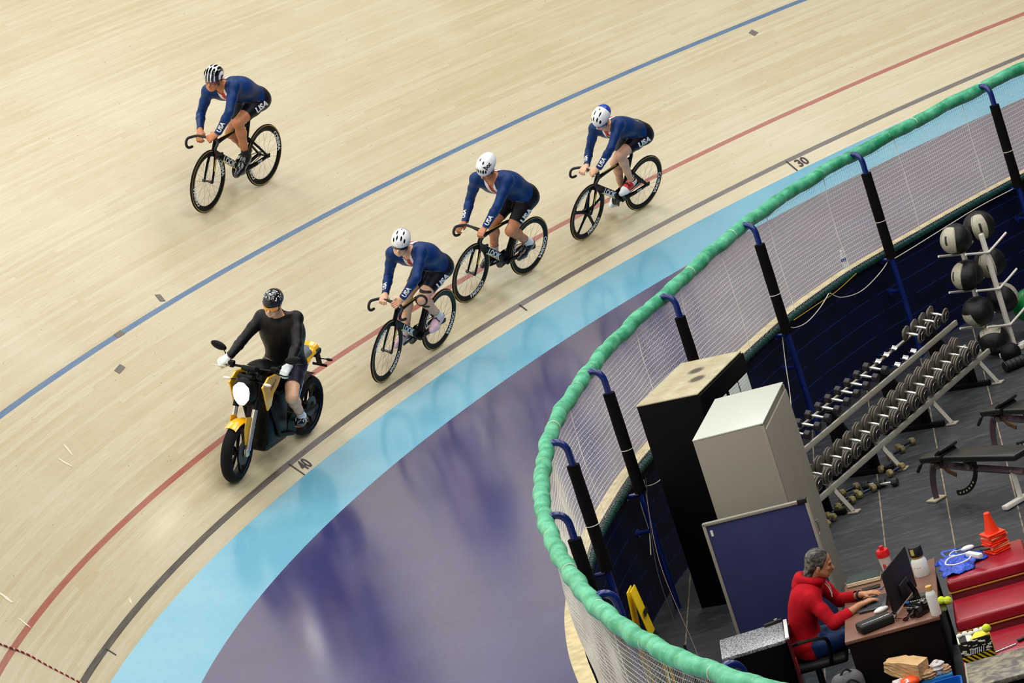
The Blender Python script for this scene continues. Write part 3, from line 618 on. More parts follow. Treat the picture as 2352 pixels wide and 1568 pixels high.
def helmet(P,hp,f,l,u,R,kind,lab):
    # shell over the cranium with vent slots, straps
    Sx=SDF(V(hp(0,0,.04))-V((.2,.2,.2)),V(hp(0,0,.04))+V((.2,.2,.2)),.0042)
    Rx=np.array([[f[i],l[i],u[i]] for i in range(3)])
    if kind=='aero': Sx.ell(hp(-.012,0,.045),(.132,.098,.112),Rx,'h',0); Sx.ell(hp(-.05,0,.04),(.115,.088,.095),Rx,'h',.02)
    else: Sx.ell(hp(-.005,0,.048),(.126,.096,.108),Rx,'h',0); Sx.ell(hp(-.06,0,.045),(.10,.086,.09),Rx,'h',.02)
    cutn=(u*-1+f*-.10).normalized(); Sx.cut(hp(.0,0,.026),cutn)
    Sx.ell(hp(-.01,0,.0),(.098,.080,.115),Rx,'h',0,sub=True)
    if kind=='aero': vents=[(.095,y,.085,.02,.007,.022) for y in (-.06,-.036,-.012,.012,.036,.060)]+[(.03,.02,.16,.02,.008,.02),(.0,-.03,.158,.02,.006,.02)]
    elif kind=='road': vents=[(.088,.022,.112,.034,.0065,.020),(.088,-.022,.112,.034,.0065,.020),(.088,.055,.085,.03,.007,.018),(.088,-.055,.085,.03,.007,.018),(.035,.034,.148,.036,.0065,.014),(.035,-.034,.148,.036,.0065,.014),(-.03,.0,.16,.016,.006,.016)]
    elif kind=='vent': vents=[(x,y,z,.05,.010,.03) for x,y,z in ((.07,0,.125),(.07,.034,.115),(.07,-.034,.115),(.055,.064,.095),(.055,-.064,.095),(-.03,.02,.15),(-.03,-.02,.15),(-.03,.058,.13),(-.03,-.058,.13))]
    else: vents=[]
    for x,y,z,a,b2,c in vents:
        Sx.ell(hp(x,y,z-.0),(a,b2,c),Rx,'h',0,sub=True)
    v,q,_=Sx.nets()
    cc=v[q].mean(1)-v3(hp(0,0,0)); X3=np.stack([cc@v3(f),cc@v3(l),cc@v3(u)],1); dk=np.zeros(len(q),bool)
    for x,y,z,a,b2,c in vents: dk|=(((X3-np.array([x,y,z]))/np.array([a*1.12,b2*1.35,c*1.2]))**2).sum(1)<1
    ml={'aero':[m_white],'road':[m_white,mat('blue paint',(24,66,168),.3)],'vent':[mat('navy helmet',(16,18,44),.25,coat=.5),m_white],'speck':[m_blk]}[kind]
    mi=None
    if len(ml)>1:
        c=v[q].mean(1)-v3(hp(0,0,0)); ff,ll,uu_=c@v3(f),c@v3(l),c@v3(u)
        if kind=='road': mi=((ff<-.07)).astype(int)
        else: mi=((uu_>.118)|((np.abs(((ll+.2)/.017)%2-1)<.30))).astype(int)
    ml=ml+[m_mat]; mi=(mi if mi is not None else np.zeros(len(q),int)); mi=np.where(dk,len(ml)-1,mi)
    o=np_obj('helmet',v,q,ml,P,mi)
    # inner dark liner seen through the vents
    b=MB(); b.ell(hp(-.012,0,.040),(.108,.084,.098),Matrix((f,l,u)).transposed(),24,14); lin=b.build('liner',m_blk); bm=bmesh.new(); bm.from_mesh(lin.data); bmesh.ops.bisect_plane(bm,geom=bm.verts[:]+bm.edges[:]+bm.faces[:],plane_co=hp(0,0,.03),plane_no=cutn,clear_outer=True); bm.to_mesh(lin.data); bm.free(); lin.parent=o
    b=MB()
    for sg in (1,-1): b.tube([hp(.035,.082*sg,.035),hp(.028,.070*sg,-.03),hp(.04,.045*sg,-.085),hp(.038,0,-.117)],.004,6); b.tube([hp(-.05,.082*sg,.03),hp(.0,.078*sg,-.02),hp(.028,.068*sg,-.04)],.004,6)
    b.build('chin_strap',m_mat).parent=P
    return o
def glasses(P,hp,m,frame=m_blk,z=.006,hgt=.026,wide=.072,name='glasses'):
    b=MB(); rows=[]
    for i in range(15):
        a=math.radians(-72+144*i/14); x=.022+.088*math.cos(a)*1.0; y=wide*math.sin(a)/math.sin(math.radians(72)); hh_=hgt*(1-.25*abs(i-7)/7)-(.008 if i==7 else 0)*0
        rows.append([hp(x,y,z+hh_),hp(x+.004,y,z),hp(x-.001,y,z-hh_*(.8 if abs(i-7)>1 else .45))])
    b.use(m); b.grid(rows); b.use(frame); b.tube([r[0] for r in rows],.0028,6)
    for r,sg in ((rows[0],-1),(rows[-1],1)): b.tube([r[1],hp(-.01,.079*sg,z)],.0025,6)
    return b.build(name,None,P,smooth=60)
def dress_rider(key,opt):
    P=thing('person',opt['label'],'person',M=frame_M(*FRM[key])); J=SK[key]
    th=math.radians(CRANK[key]); BB=V((.41,0,.29))
    for nm,sg in (('L',1),('R',-1)):
        pd=BB+V((.165*math.cos(th)*sg,.115*sg,.165*math.sin(th)*sg)); a=V(J[nm+'A'])
        opt['toe'+nm]=pd+V((.075,.004*sg,.005 if a.z-pd.z<.22 else .0))
    fg=figure(key,P,opt); J,hp,sh,tp,names=fg['J'],fg['hp'],fg['shell'],fg['tpar'],fg['names']
    hipL=J['P']+V((0,.09,-.01)); hipR=J['P']+V((0,-.09,-.01))
    isin=lambda l,*a: np.isin(l,a)
    def thigh(v,l,t0,t1):
        tl=tp(v,hipL,J['LK']); tr=tp(v,hipR,J['RK']); return (isin(l,'thighL')&(tl>t0)&(tl<t1))|(isin(l,'thighR')&(tr>t0)&(tr<t1))
    waist=.17
    def jersey(v,l):
        t=tp(v,J['P'],J['N']); fa=(isin(l,'forearm','wrist')&(tp(v,J['LE'],J['LW'])<1.02)&(v[:,1]>-.0))|(isin(l,'forearm','wrist')&(tp(v,J['RE'],J['RW'])<1.02)&(v[:,1]<=.0))
        return (isin(l,'torso','torso_low')&(t>waist-.03))|isin(l,'uparm')|fa|(isin(l,'neck')&(np.linalg.norm(v-v3(J['N']),axis=1)<.085))
    N0=v3(J['N']); fr_,sd_,to_=v3(fg['front']),v3(fg['side']),v3(fg['tor'])
    def jm(c):
        d=c-N0; a=d@fr_; s=d@sd_; t=d@to_
        ch=(a>.0)&(np.abs(s)<.055-.25*np.clip(-t-.02,0,.2))&(t>-.20); rd=ch&(np.abs(s)<.024)
        bk=(a<0)&(np.abs(s+.03)<.05)&(t>-.26)&(t<.12); bw=(a<0)&(np.abs(s+.03)<.062)&(t>-.30)&(t<.12); rb=bk&(np.abs(s+.03)<.02)
        nd=np.linalg.norm(d,axis=1)<.25; mi=np.zeros(len(c),int); mi[(ch|bw)&nd]=1; mi[(rd|rb)&nd]=2; return mi
    js=sh('jersey',.0075,jersey,[opt.get('jersey',m_suit),m_print,m_red],jm if opt.get('stripes',True) else None)
    ms=opt.get('short',m_short)
    ss=sh('shorts',.0055,lambda v,l:(isin(l,'torso_low','torso')&(tp(v,J['P'],J['N'])<=waist+.03))|thigh(v,l,-1,opt.get('short_t',.70)),ms)
    for n_,s_g in (('L',1),('R',-1)): sh('sock',.005,lambda v,l:(isin(l,'ankle'+n_,'foot')&(v[:,1]*s_g>0)&(tp(v,J[n_+'K'],J[n_+'A'])>opt.get('sock_t',.78))),opt['sock'])
    for nm,sg in (('L',1),('R',-1)):
        a=J[nm+'A']
        shoe=sh('shoe',.010,lambda v,l:(isin(l,'foot')&(v[:,1]*sg>0)&(v[:,2]<a.z+.02)),opt['shoe'],(lambda c:((tp(c,a,opt['toe'+nm])>.15)&(tp(c,a,opt['toe'+nm])<.62)).astype(int)) if opt.get('shoe2') else None)
        b=MB(); toe=V(opt['toe'+nm]); d=(toe-a); b.tube([a.lerp(toe,.45)+V((0,.045*sg,.02)),a.lerp(toe,.5)+V((0,0,.055)),a.lerp(toe,.45)+V((0,-.045*sg,.02))],.012,6,ry=.004); st=b.build('strap',m_mat); st.parent=shoe
    # lettering
    le,lw=J['LE'],J['LW']; ax=(le-lw).normalized(); O=lw+ax*.085; vd=V(VIEW[key]); nrm=(-vd); nrm=(nrm-ax*nrm.dot(ax)).normalized(); Y=nrm.cross(ax)
    wrap_text('USA',.062,m_print,js,O,ax,Y,js)
    if opt.get('rarm',True):
        le,lw=J['RE'],J['RW']; ax=(le-lw).normalized(); O=lw+ax*.075; nr=(-vd); nr=(nr-ax*nr.dot(ax)).normalized(); nr=(nr+V((0,-.6,0))).normalized(); nr=(nr-ax*nr.dot(ax)).normalized(); wrap_text('USA',.05,m_print,js,O,ax,nr.cross(ax),js)
    ax=(J['LK']-hipL).normalized(); nr=V((-.1,1,.15)); nr=(nr-ax*nr.dot(ax)).normalized(); O=hipL+ax*opt.get('usa_t',.13)+nr.cross(ax)*.0
    if opt.get('usa_up',False): wrap_text('USA',.092,m_print,ss,O,-ax,nr.cross(-ax),ss,bold=.045)
    else: wrap_text('USA',.092,m_print,ss,O,-ax,nr.cross(-ax),ss,bold=.045)
    # stars by the waist
    t=fg['tor']; O=J['P'].lerp(J['N'],.42)+fg['side']*.12-fg['front']*.06; nr=(fg['side']*.8-fg['front']*.6).normalized(); X=-t; X=(X-nr*X.dot(nr)).normalized()
    wrap_text('/ / / *',.05,m_print,js,O,X,nr.cross(X),js,name='star_print',bold=.02)
    he=helmet(P,hp,fg['f'],fg['l'],fg['u'],fg['R'],opt['helmet'],None)
    if opt.get('brace'):
        kn=v3(J['LK']); ax_=v3((J['LA']-hipL).normalized())
        def br(v,l):
            r=np.linalg.norm(v-(kn+np.array([.045,.02,.0])),axis=1); return isin(l,'thighL','shinL')&(np.linalg.norm(v-kn,axis=1)<.13)&(((r>.048)&(r<.072))|(np.abs((v-kn)@ax_-.085)<.014)|(np.abs((v-kn)@ax_+.085)<.014))
        sh('knee_support',.006,br,m_mat)
    if opt['helmet']=='aero':
        bl=mat('black print',(20,20,22),.5); wrap_text('poc',.055,bl,he,hp(.03,.06,.12),fg['l']*0-fg['f']*1+fg['u']*0,fg['u'],he,sub=.006)
    if opt.get('glass'): glasses(P,hp,opt['glass'])
    if opt.get('hair'):
        b=MB(); b.ell(hp(-.045,0,-.01),(.06,.078,.055),Matrix((fg['f'],fg['l'],fg['u'])).transposed()); b.build('hair',opt['hair'],P)
    return P,fg
# view direction in each rider's own frame (used only to choose the outer side of the sleeve that carries the lettering)
VIEW={k:(-.72,-.50,-.42) for k in ('R1','R2','R3','R4')}
m_hairbr=mat('brown hair',(60,38,24),.7,nscale=90,var=.4,bump=.4)
face=lambda key,yaw,pitch: None
def fdir(yaw,pitch,roll=0):
    y,p=math.radians(yaw),math.radians(pitch); f=V((math.cos(p)*math.cos(y),math.cos(p)*math.sin(y),math.sin(p))); u=V((-math.sin(p)*math.cos(y),-math.sin(p)*math.sin(y),math.cos(p))); return f,Matrix.Rotation(math.radians(roll),3,f)@u
def two(c0,axis='x',thr=0): return None
m_sockw=mat('white sock',(226,232,236),.8); m_sockb=mat('black sock',(14,14,18),.8); m_pink=mat('pink shoe',(222,190,206),.35); m_shoeb=mat('black shoe',(16,16,20),.2,coat=.6); m_shoer=mat('red shoe',(206,36,44),.35)
f,u=fdir(12,-4,-2)
dress_rider('R1',dict(label='cyclist in blue skinsuit and dark striped helmet, alone high on the bank',skin=m_skin,face=f,upv=u,helmet='vent',glass=mat('rose lens',(120,60,80),.1,coat=1),sock=m_sockb,shoe=m_shoeb,hair=m_hairbr,rarm=False,bulk=.96,arm=.93,acrossL=(.2,-1,0),usa_t=.12))
f,u=fdir(20,-6,0)
dress_rider('R2',dict(label='cyclist in blue skinsuit, white helmet and pink shoes, nearest behind the motorcycle',skin=m_skin2,face=f,upv=u,helmet='road',glass=m_lens,sock=m_sockw,shoe=m_pink,brace=True,bulk=.98,arm=.92,usa_t=.15))
f,u=fdir(8,-38,0)
dress_rider('R3',dict(label='cyclist looking down under a plain white helmet, black shorts, third in the line',skin=m_skin,face=f,upv=u,helmet='aero',short=m_short2,sock=m_sockw,shoe=[m_shoeb,mat('sky blue trim',(30,140,200),.4)],sock_t=.62,bulk=1.0,arm=.95,usa_t=.2,short_t=.74))
f,u=fdir(8,-32,0)
dress_rider('R4',dict(label='cyclist in a blue skinsuit with red and white shoes, last in line at upper right',skin=m_skin2,face=f,upv=u,helmet='road',glass=mat('blue mirror lens',(30,40,190),.08,coat=1),sock=m_sockb,sock_t=.95,shoe=[m_white,m_shoer],shoe2=True,bulk=.92,arm=.92,usa_t=.11))
# ------------------------------------------------------------ track bicycles
m_carbon=mat('black carbon frame',(4,4,5),.42,spec=.18,var=.1); m_tan=mat('tan tyre wall',(196,158,70),.6); m_tyre=mat('black rubber',(7,6,7),.8,spec=.25); m_spoke=mat('dark spoke',(34,32,30),.35,metal=.5); m_yel=mat('yellow decal',(226,200,40),.4); m_bl=mat('blue decal',(40,50,120),.4); m_silver=mat('polished metal',(200,200,200),.25,metal=.9); m_crim=mat('crimson decal',(120,20,30),.4)
WB=1.006; WR=.333
def wheel(par,x,steer,kind):
    w=bpy.data.objects.new('wheel',None); COL.objects.link(w); w.parent=par; w.location=(x,0,WR); w.rotation_euler=(0,0,steer); Y=(0,1,0)
    def ad(b,n,m=None): o=b.build(n,m,w); return o
    b=MB(); b.torus((0,0,0),Y,WR-.011,.011,n=72,m=10); b.use(m_tyre); ad(b,'tyre',m_tyre)
    for sg in (1,-1):
        b=MB(); b.lathe([(WR-.017,.0112*sg),(WR-.009,.0118*sg)],ax=Y,n=72); ad(b,'tyre_wall',m_tan)
    b=MB(); b.lathe([(WR-.018,-.0115),(WR-.045,-.0125),(WR-.070,-.006),(WR-.073,0),(WR-.070,.006),(WR-.045,.0125),(WR-.018,.0115)],ax=Y,n=72); ad(b,'rim',m_carbon)
    b=MB(); b.lathe([(.001,-.05),(.018,-.05),(.018,-.036),(.012,-.03),(.012,.03),(.018,.036),(.018,.05),(.001,.05)],ax=Y,n=20); ad(b,'hub',m_blk)
    if kind=='spoke':
        b=MB(); 
        for i in range(20):
            a=2*PI*i/20; sg=1 if i%2 else -1; a2=a+(.5 if (i//2)%2 else -.5); b.tube([(.014*math.cos(a2),.034*sg,.014*math.sin(a2)),((WR-.07)*math.cos(a),0,(WR-.07)*math.sin(a))],.0011,4)
        ad(b,'spokes',m_spoke)
    else:
        for i in range(5):
            a=2*PI*i/5+.35; b=MB(); b.tube([(.01*math.cos(a),0,.01*math.sin(a)),(.1*math.cos(a),0,.1*math.sin(a)),((WR-.1)*math.cos(a),0,(WR-.1)*math.sin(a)),((WR-.06)*math.cos(a),0,(WR-.06)*math.sin(a))],[.030,.022,.020,.034],10,ry=[.02,.010,.009,.008],up=(0,1,0)); ad(b,'spoke_blade',m_carbon)
    return w
def arc_text(body,size,m,par,a0,R,y,name='lettering'):
    # letters running round the rim; tops point outwards; seen from the +y side
    def fn(x,yy):
        a=a0+x/R; r=R+yy; return V((r*math.cos(a),y,r*math.sin(a)))
    return text_obj(name,body,size,m,fn,par,bold=.035,sub=.015)
def handlebar(par,c,fork_x,drop=True,hw=.185):
    c=V(c); b=MB(); P=[]
    for sg in (-1,1):
        half=[c+V((0,.0,0)),c+V((.0,.06*sg,.0)),c+V((.01,.12*sg,-.002)),c+V((.04,(hw-.025)*sg,-.012)),c+V((.085,hw*sg,-.022)),c+V((.115,hw*sg,-.055)),c+V((.105,hw*sg,-.10)),c+V((.065,hw*sg,-.128)),c+V((.0,(hw+.005)*sg,-.135))]
        b.tube(spline(half,5),.0145,10)
    o=b.build('handlebar',m_mat,par); return o
def track_bike(key,label,bar,front='spoke',corima=(1.2,1.2),steer=4,t20=True):
    B=thing('track_bicycle',label,'bicycle',M=frame_M(*FRM[key])); 
    fwl=wheel(B,WB,math.radians(steer),front); rw=wheel(B,0,0,'spoke')
    arc_text('CORIMA',.066,m_print,fwl,corima[0],WR-.063,.0132); arc_text('CORIMA',.066,m_print,rw,corima[1],WR-.063,.0132)
    arc_text('CORIMA',.066,m_print,fwl,corima[0]+PI,WR-.063,.0132); arc_text('CORIMA',.066,m_print,rw,corima[1]+PI,WR-.063,.0132) 
    BB=V((.41,0,.29)); HT=V((.865,0,.735)); HB=V((.905,0,.605)); ST=V((.275,0,.74)); RA=V((0,0,WR)); FA=V((WB,0,WR))
    b=MB()
    def aero(P,a,c): b.tube(P,a,12,ry=c,up=None)
    def tub(P,wy,h): # wy lateral half width, h in-plane half depth
        P=[V(p) for p in P]; n=len(P); W_=wy if hasattr(wy,'__len__') else [wy]*n; H_=h if hasattr(h,'__len__') else [h]*n
        b.tube(P,H_,14,ry=W_,up=(0,1,0))
    tub([HB+V((-.0,0,.02)),BB+V((.03,0,.04))],.019,[.034,.032]); tub([HT+V((0,0,.0)),HB],.021,.03)
    tub([HT+V((-.01,0,-.03)),V((.72,0,.725)),V((.5,0,.75)),ST+V((.02,0,.01))],[.016,.013,.012,.013],[.03,.024,.019,.02])
    tub([BB,V((.335,0,.5)),ST,ST+V((-.012,0,.05))],[.022,.015,.014,.014],[.042,.036,.03,.026])
    b.cyl(BB+V((0,-.045,0)),BB+V((0,.045,0)),.035,20); b.ell(BB+V((-.02,0,.02)),(.07,.022,.06))
    for sg in (1,-1):
        tub([BB+V((-.03,.026*sg,-.005)),V((.2,.045*sg,.30)),RA+V((.01,.055*sg,-.0))],[.010,.010,.009],[.034,.026,.022]); tub([V((.285,.012*sg,.60)),V((.15,.045*sg,.47)),RA+V((.01,.055*sg,.01))],[.009,.008,.008],[.016,.014,.014]); b.box(RA+V((-.012,.055*sg,-.0)),(.06,.008,.045))
    fr=b.build('frame',m_carbon,B)
    b=MB(); b.ell(BB+V((.02,.0,.03)),(.06,.03,.05)); 
    dv=(BB-HB).normalized(); up=V((-dv.z,0,dv.x)); up=up if up.z>0 else -up; c=HB.lerp(BB,.52); yy=.0205
    text_obj('lettering','LOOK',.088,m_print,lambda x,y:c+V((0,yy,0))+dv*x+up*(y+.004),fr,bold=.04)
    b=MB(); p0=HB.lerp(BB,.28)-up*.027; p1=HB.lerp(BB,.78)-up*.027; b.box((p0+p1)/2+V((0,.0165,0)),((p1-p0).length,.003,.009),Matrix((dv,V((0,1,0)),up)).transposed()); b.build('decal',m_yel,fr)
    b=MB(); p0=HB.lerp(BB,.80)-up*.025; p1=HB.lerp(BB,.95)-up*.025; b.box((p0+p1)/2+V((0,.0175,0)),((p1-p0).length,.003,.009),Matrix((dv,V((0,1,0)),up)).transposed()); b.build('decal',m_bl,fr)
    b=MB(); p0=V((.78,.0135,.752)); p1=V((.55,.0125,.764)); b.tube([p0,p1],.003,6); b.build('decal',m_yel,fr)
    if t20:
        text_obj('lettering','T20',.05,m_print,planar((.15,.0555,.308),(-1,0,.08),(.08,0,1)) if False else planar((.15,.0625,.308),(-1,0,.06),(.06,0,1)),fr,bold=.03)
    # fork turns with the wheel
    b=MB(); b.tube([HB+V((.005,0,.0)),HB+V((.012,0,-.02))],[.036,.045],12,ry=[.024,.03],up=(0,1,0))
    fk=b.build('fork',m_carbon,B)
    for sg in (1,-1):
        b=MB(); b.tube([HB+V((.012,.034*sg,-.01)),V((.945,.046*sg,.50)),FA+V((-.012,.052*sg,.0))],[.024,.022,.014],12,ry=[.011,.008,.008],up=(0,1,0)); b.cyl(FA+V((0,.045*sg,0)),FA+V((0,.062*sg,0)),.016,12); b.build('fork_leg',m_carbon,fk)
    b=MB(); b.tube([V((.931,.0485,.555)),V((.968,.0575,.44))],.0065,8,ry=.004,up=(0,1,0)); b.build('decal',m_yel,fk); b=MB(); b.tube([V((.918,.044,.60)),V((.93,.048,.565))],.009,8,ry=.005,up=(0,1,0)); b.build('decal',m_crim,fk)
    bar=V(bar); b=MB(); b.tube([HT+V((-.005,0,-.01)),HT+V((.0,0,.04)),bar],[.026,.024,.018],12); b.build('stem',m_carbon,B)
    handlebar(B,bar,0)
    b=MB(); b.tube([ST+V((0,0,.02)),V((.245,0,.86)),V((.235,0,.915))],[.024,.02,.017],12,ry=.012,up=(0,1,0)); b.build('seatpost',m_carbon,B)
    b=MB(); b.tube([V((.08,0,.942)),V((.13,0,.945)),V((.2,0,.935)),V((.27,0,.93)),V((.345,0,.925))],[.05,.066,.045,.022,.014],14,ry=[.014,.02,.018,.016,.012],up=(0,0,1)); b.build('saddle',m_mat,B)
    th=math.radians(CRANK[key])
    # drivetrain on the right side
    b=MB(); b.lathe([(.02,-.048),(.098,-.048),(.101,-.0465),(.098,-.045),(.02,-.045)],c=BB,ax=(0,1,0),n=48); b.lathe([(.02,-.05),(.085,-.053),(.085,-.05)],c=BB,ax=(0,1,0),n=48); b.build('chainring',m_blk,B)
    b=MB(); b.tube([(BB.x,-.047,BB.z+.101),(.0,-.047,WR+.03),(-.029,-.047,WR),(0,-.047,WR-.03),(BB.x,-.047,BB.z-.101)],.0045,6); b.build('chain',m_spoke,B)
    b=MB(); b.lathe([(.01,-.05),(.030,-.05),(.031,-.047),(.030,-.044),(.01,-.044)],c=RA,ax=(0,1,0),n=30); b.build('sprocket',m_silver,B)
    for sg in (1,-1):
        e=BB+V((.165*math.cos(th)*sg,.075*sg,.165*math.sin(th)*sg)); b=MB(); b.tube([BB+V((0,.055*sg,0)),BB.lerp(e,.5)+V((0,.012*sg,0)),e],[.02,.014,.012],10); ck=b.build('crank_arm',m_blk,B)
        b=MB(); b.bbox(e+V((0,.045*sg,-.004)),(.075,.055,.018),.006); b.build('pedal',m_blk,ck)
    return B
track_bike('R1','black track bicycle ridden alone high on the bank, left of all the others',(1.0,-.005,.808),corima=(2.75,2.75),steer=3)
track_bike('R2','black track bicycle of the rider in pink shoes, closest behind the motorcycle',(.965,-.02,.862),corima=(3.95,3.6),steer=4)
track_bike('R3','black track bicycle under the rider in black shorts, third in the line',(.97,-.02,.838),corima=(4.25,3.5),steer=3)
track_bike('R4','black track bicycle with a five-blade front wheel, last in line at upper right',(.995,-.01,.845),front='blade',corima=(4.2,3.45),steer=5)
# ------------------------------------------------------------ motorcycle
m_myel=mat('yellow bodywork',(248,186,16),.25,coat=.7,var=.04); m_mblk=mat('black bodywork',(4,4,4),.42,spec=.2); m_dark=mat('dark frame',(6,6,7),.5,spec=.2); m_gold=mat('fork tube',(205,200,190),.22,metal=.8); m_seatg=mat('grey seat vinyl',(96,104,106),.5); m_rimb=mat('blue rim line',(20,80,130),.4); m_hl=mat('lit headlamp',(255,246,236),.3,emit=1.8); m_sig=mat('clear indicator',(224,216,206),.2,coat=1); m_tail=mat('tail lamp red',(130,10,30),.25,coat=1)
MC=thing('motorcycle','yellow and black electric motorcycle with lit headlamp leading the line of riders','motorcycle',M=frame_M(*FRM['M']))
MW=1.45; MR=.305
def mwheel(x,w,steer):
    W_=bpy.data.objects.new('wheel',None); COL.objects.link(W_); W_.parent=MC; W_.location=(x,0,MR); W_.rotation_euler=(0,0,steer); Y=(0,1,0)
    b=MB(); prof=[]
    for k in range(13):
        a=-PI/2*1.15+PI*1.15*k/12; prof.append((MR-.055+.055*math.cos(a),w*math.sin(a)))
    b.lathe(prof,ax=Y,n=64); b.build('tyre',m_tyre,W_)
    b=MB(); b.lathe([(MR-.065,-w*.75),(MR-.085,-w*.7),(MR-.09,-w*.3),(MR-.09,w*.3),(MR-.085,w*.7),(MR-.065,w*.75)],ax=Y,n=64); b.build('rim',m_dark,W_)
    for sg in (1,-1):
        b=MB(); b.torus((0,w*.78*sg,0),Y,MR-.062,.0028,n=64,m=6); b.build('rim_line',m_rimb,W_)
    b=MB(); b.lathe([(.002,-.06),(.045,-.06),(.045,-.03),(.03,-.02),(.03,.02),(.045,.03),(.045,.06),(.002,.06)],ax=Y,n=24); b.build('hub',m_dark,W_)
    for i in range(5):
        a=2*PI*i/5+.5
        for da in (-.16,.16):
            b=MB(); b.tube([(.035*math.cos(a),0,.035*math.sin(a)),((MR-.085)*math.cos(a+da),0,(MR-.085)*math.sin(a+da))],[.014,.012],8); b.build('spoke',m_dark,W_)
    for sg in ((1,) if x>1 else (1,)):
        b=MB(); b.lathe([(.05,.070*sg),(.125 if x>1 else .1,.070*sg),(.125 if x>1 else .1,.074*sg),(.05,.074*sg)],ax=Y,n=48); b.build('brake_disc',mat('brake disc steel',(70,70,72),.5,metal=.5),W_)
    return W_
mwheel(MW,.058,math.radians(3.7)); mwheel(0,.078,0)
def mp(b,n,m,p=None): return b.build(n,m,p or MC,smooth=40)
FAx=V((MW,0,MR)); TT=V((1.16,0,1.0))
for sg in (1,-1):
    b=MB(); b.tube([FAx+V((-.02,.105*sg,.02)),FAx.lerp(TT,.30)+V((0,.105*sg,0))],[.026,.028],14); b.bbox(FAx+V((-.01,.1*sg,.0)),(.06,.04,.075),.012); b.tube([FAx.lerp(TT,.30)+V((0,.105*sg,0)),FAx.lerp(TT,.62)+V((0,.105*sg,0))],.027,14); mp(b,'fork_leg',m_gold)
    b=MB(); b.tube([FAx.lerp(TT,.56)+V((0,.105*sg,0)),TT+V((0,.105*sg,0))],.031,14); mp(b,'fork_upper',m_dark)
b=MB(); b.bbox((1.17,0,.965),(.09,.27,.035),.012); b.bbox((1.235,0,.80),(.09,.27,.04),.012); mp(b,'triple_clamp',m_dark)
# front fender wraps over the tyre
b=MB(); rows=[]
for i in range(13):
    a=math.radians(62+82*i/12); r=MR+.022; wd=.070-.012*abs(i-5)/8
    rows.append([FAx+V((r*math.cos(a)*1.0,y*wd,r*math.sin(a)-(.028*abs(y)**2.2)))+V((0,0,.0)) for y in (-1,-.6,0,.6,1)])
b.grid(rows); rows2=[[p-(p-FAx).normalized()*.006 for p in r] for r in rows]; b.grid(rows2)
fd=mp(b,'front_fender',m_myel)
for sg in (1,-1):
    b=MB(); b.prism([(1.315,.625),(1.43,.655),(1.46,.54),(1.445,.38),(1.405,.38),(1.365,.48),(1.29,.56)],.008,Matrix(((1,0,0,0),(0,0,1,.083*sg),(0,1,0,0),(0,0,0,1)))); b.build('fender_stay',m_myel,fd,smooth=0)
# headlamp: shell, lens
b=MB(); hc=V((1.345,0,.865)); hf=V((.97,0,-.12)).normalized(); hu=V((.12,0,.97)).normalized(); HM=Matrix((hf,V((0,1,0)),hu)).transposed()
b.ell(hc-hf*.05,(.10,.125,.155),HM,24,16); hs=mp(b,'headlamp_shell',m_mblk)
b=MB(); out=[(-.052,.098),(-.028,.122),(.028,.122),(.052,.098),(.078,.075),(.086,.02),(.074,-.05),(.03,-.108),(-.03,-.108),(-.074,-.05),(-.086,.02),(-.078,.075)]
MM=Matrix((V((0,1,0)),hu,hf)).transposed().to_4x4(); MM.translation=hc+hf*.035; b.prism(out,.04,MM); lens=b.build('headlamp_lens',m_hl,MC,smooth=30,bevel=.012)
b=MB(); b.bbox((1.27,0,1.0),(.12,.17,.05),.02,Matrix.Rotation(math.radians(-25),3,'Y')); mp(b,'headlamp_cowl',m_mblk)
b=MB(); b.bbox((1.20,0,1.065),(.10,.155,.045),.012,Matrix.Rotation(math.radians(-18),3,'Y')); gg=mp(b,'gauge',m_mblk); b=MB(); b.box((1.195,0,1.090),(.075,.13,.004),Matrix.Rotation(math.radians(-18),3,'Y')); b.build('screen',mat('display glass',(60,66,62),.1,coat=1),gg)
hl_,hr_=V(SK['M']['LH'])+V((-.0,0,-.022)),V(SK['M']['RH'])+V((0,0,-.022))
b=MB(); b.tube(spline([hr_+V((-.02,-.055,0)),hr_+V((0,.09,0)),V((1.13,-.11,1.045)),V((1.12,0,1.035)),V((1.13,.11,1.045)),hl_+V((0,-.09,0)),hl_+V((-.02,.06,0))],6),.0125,10); hb=mp(b,'handlebar',m_dark)
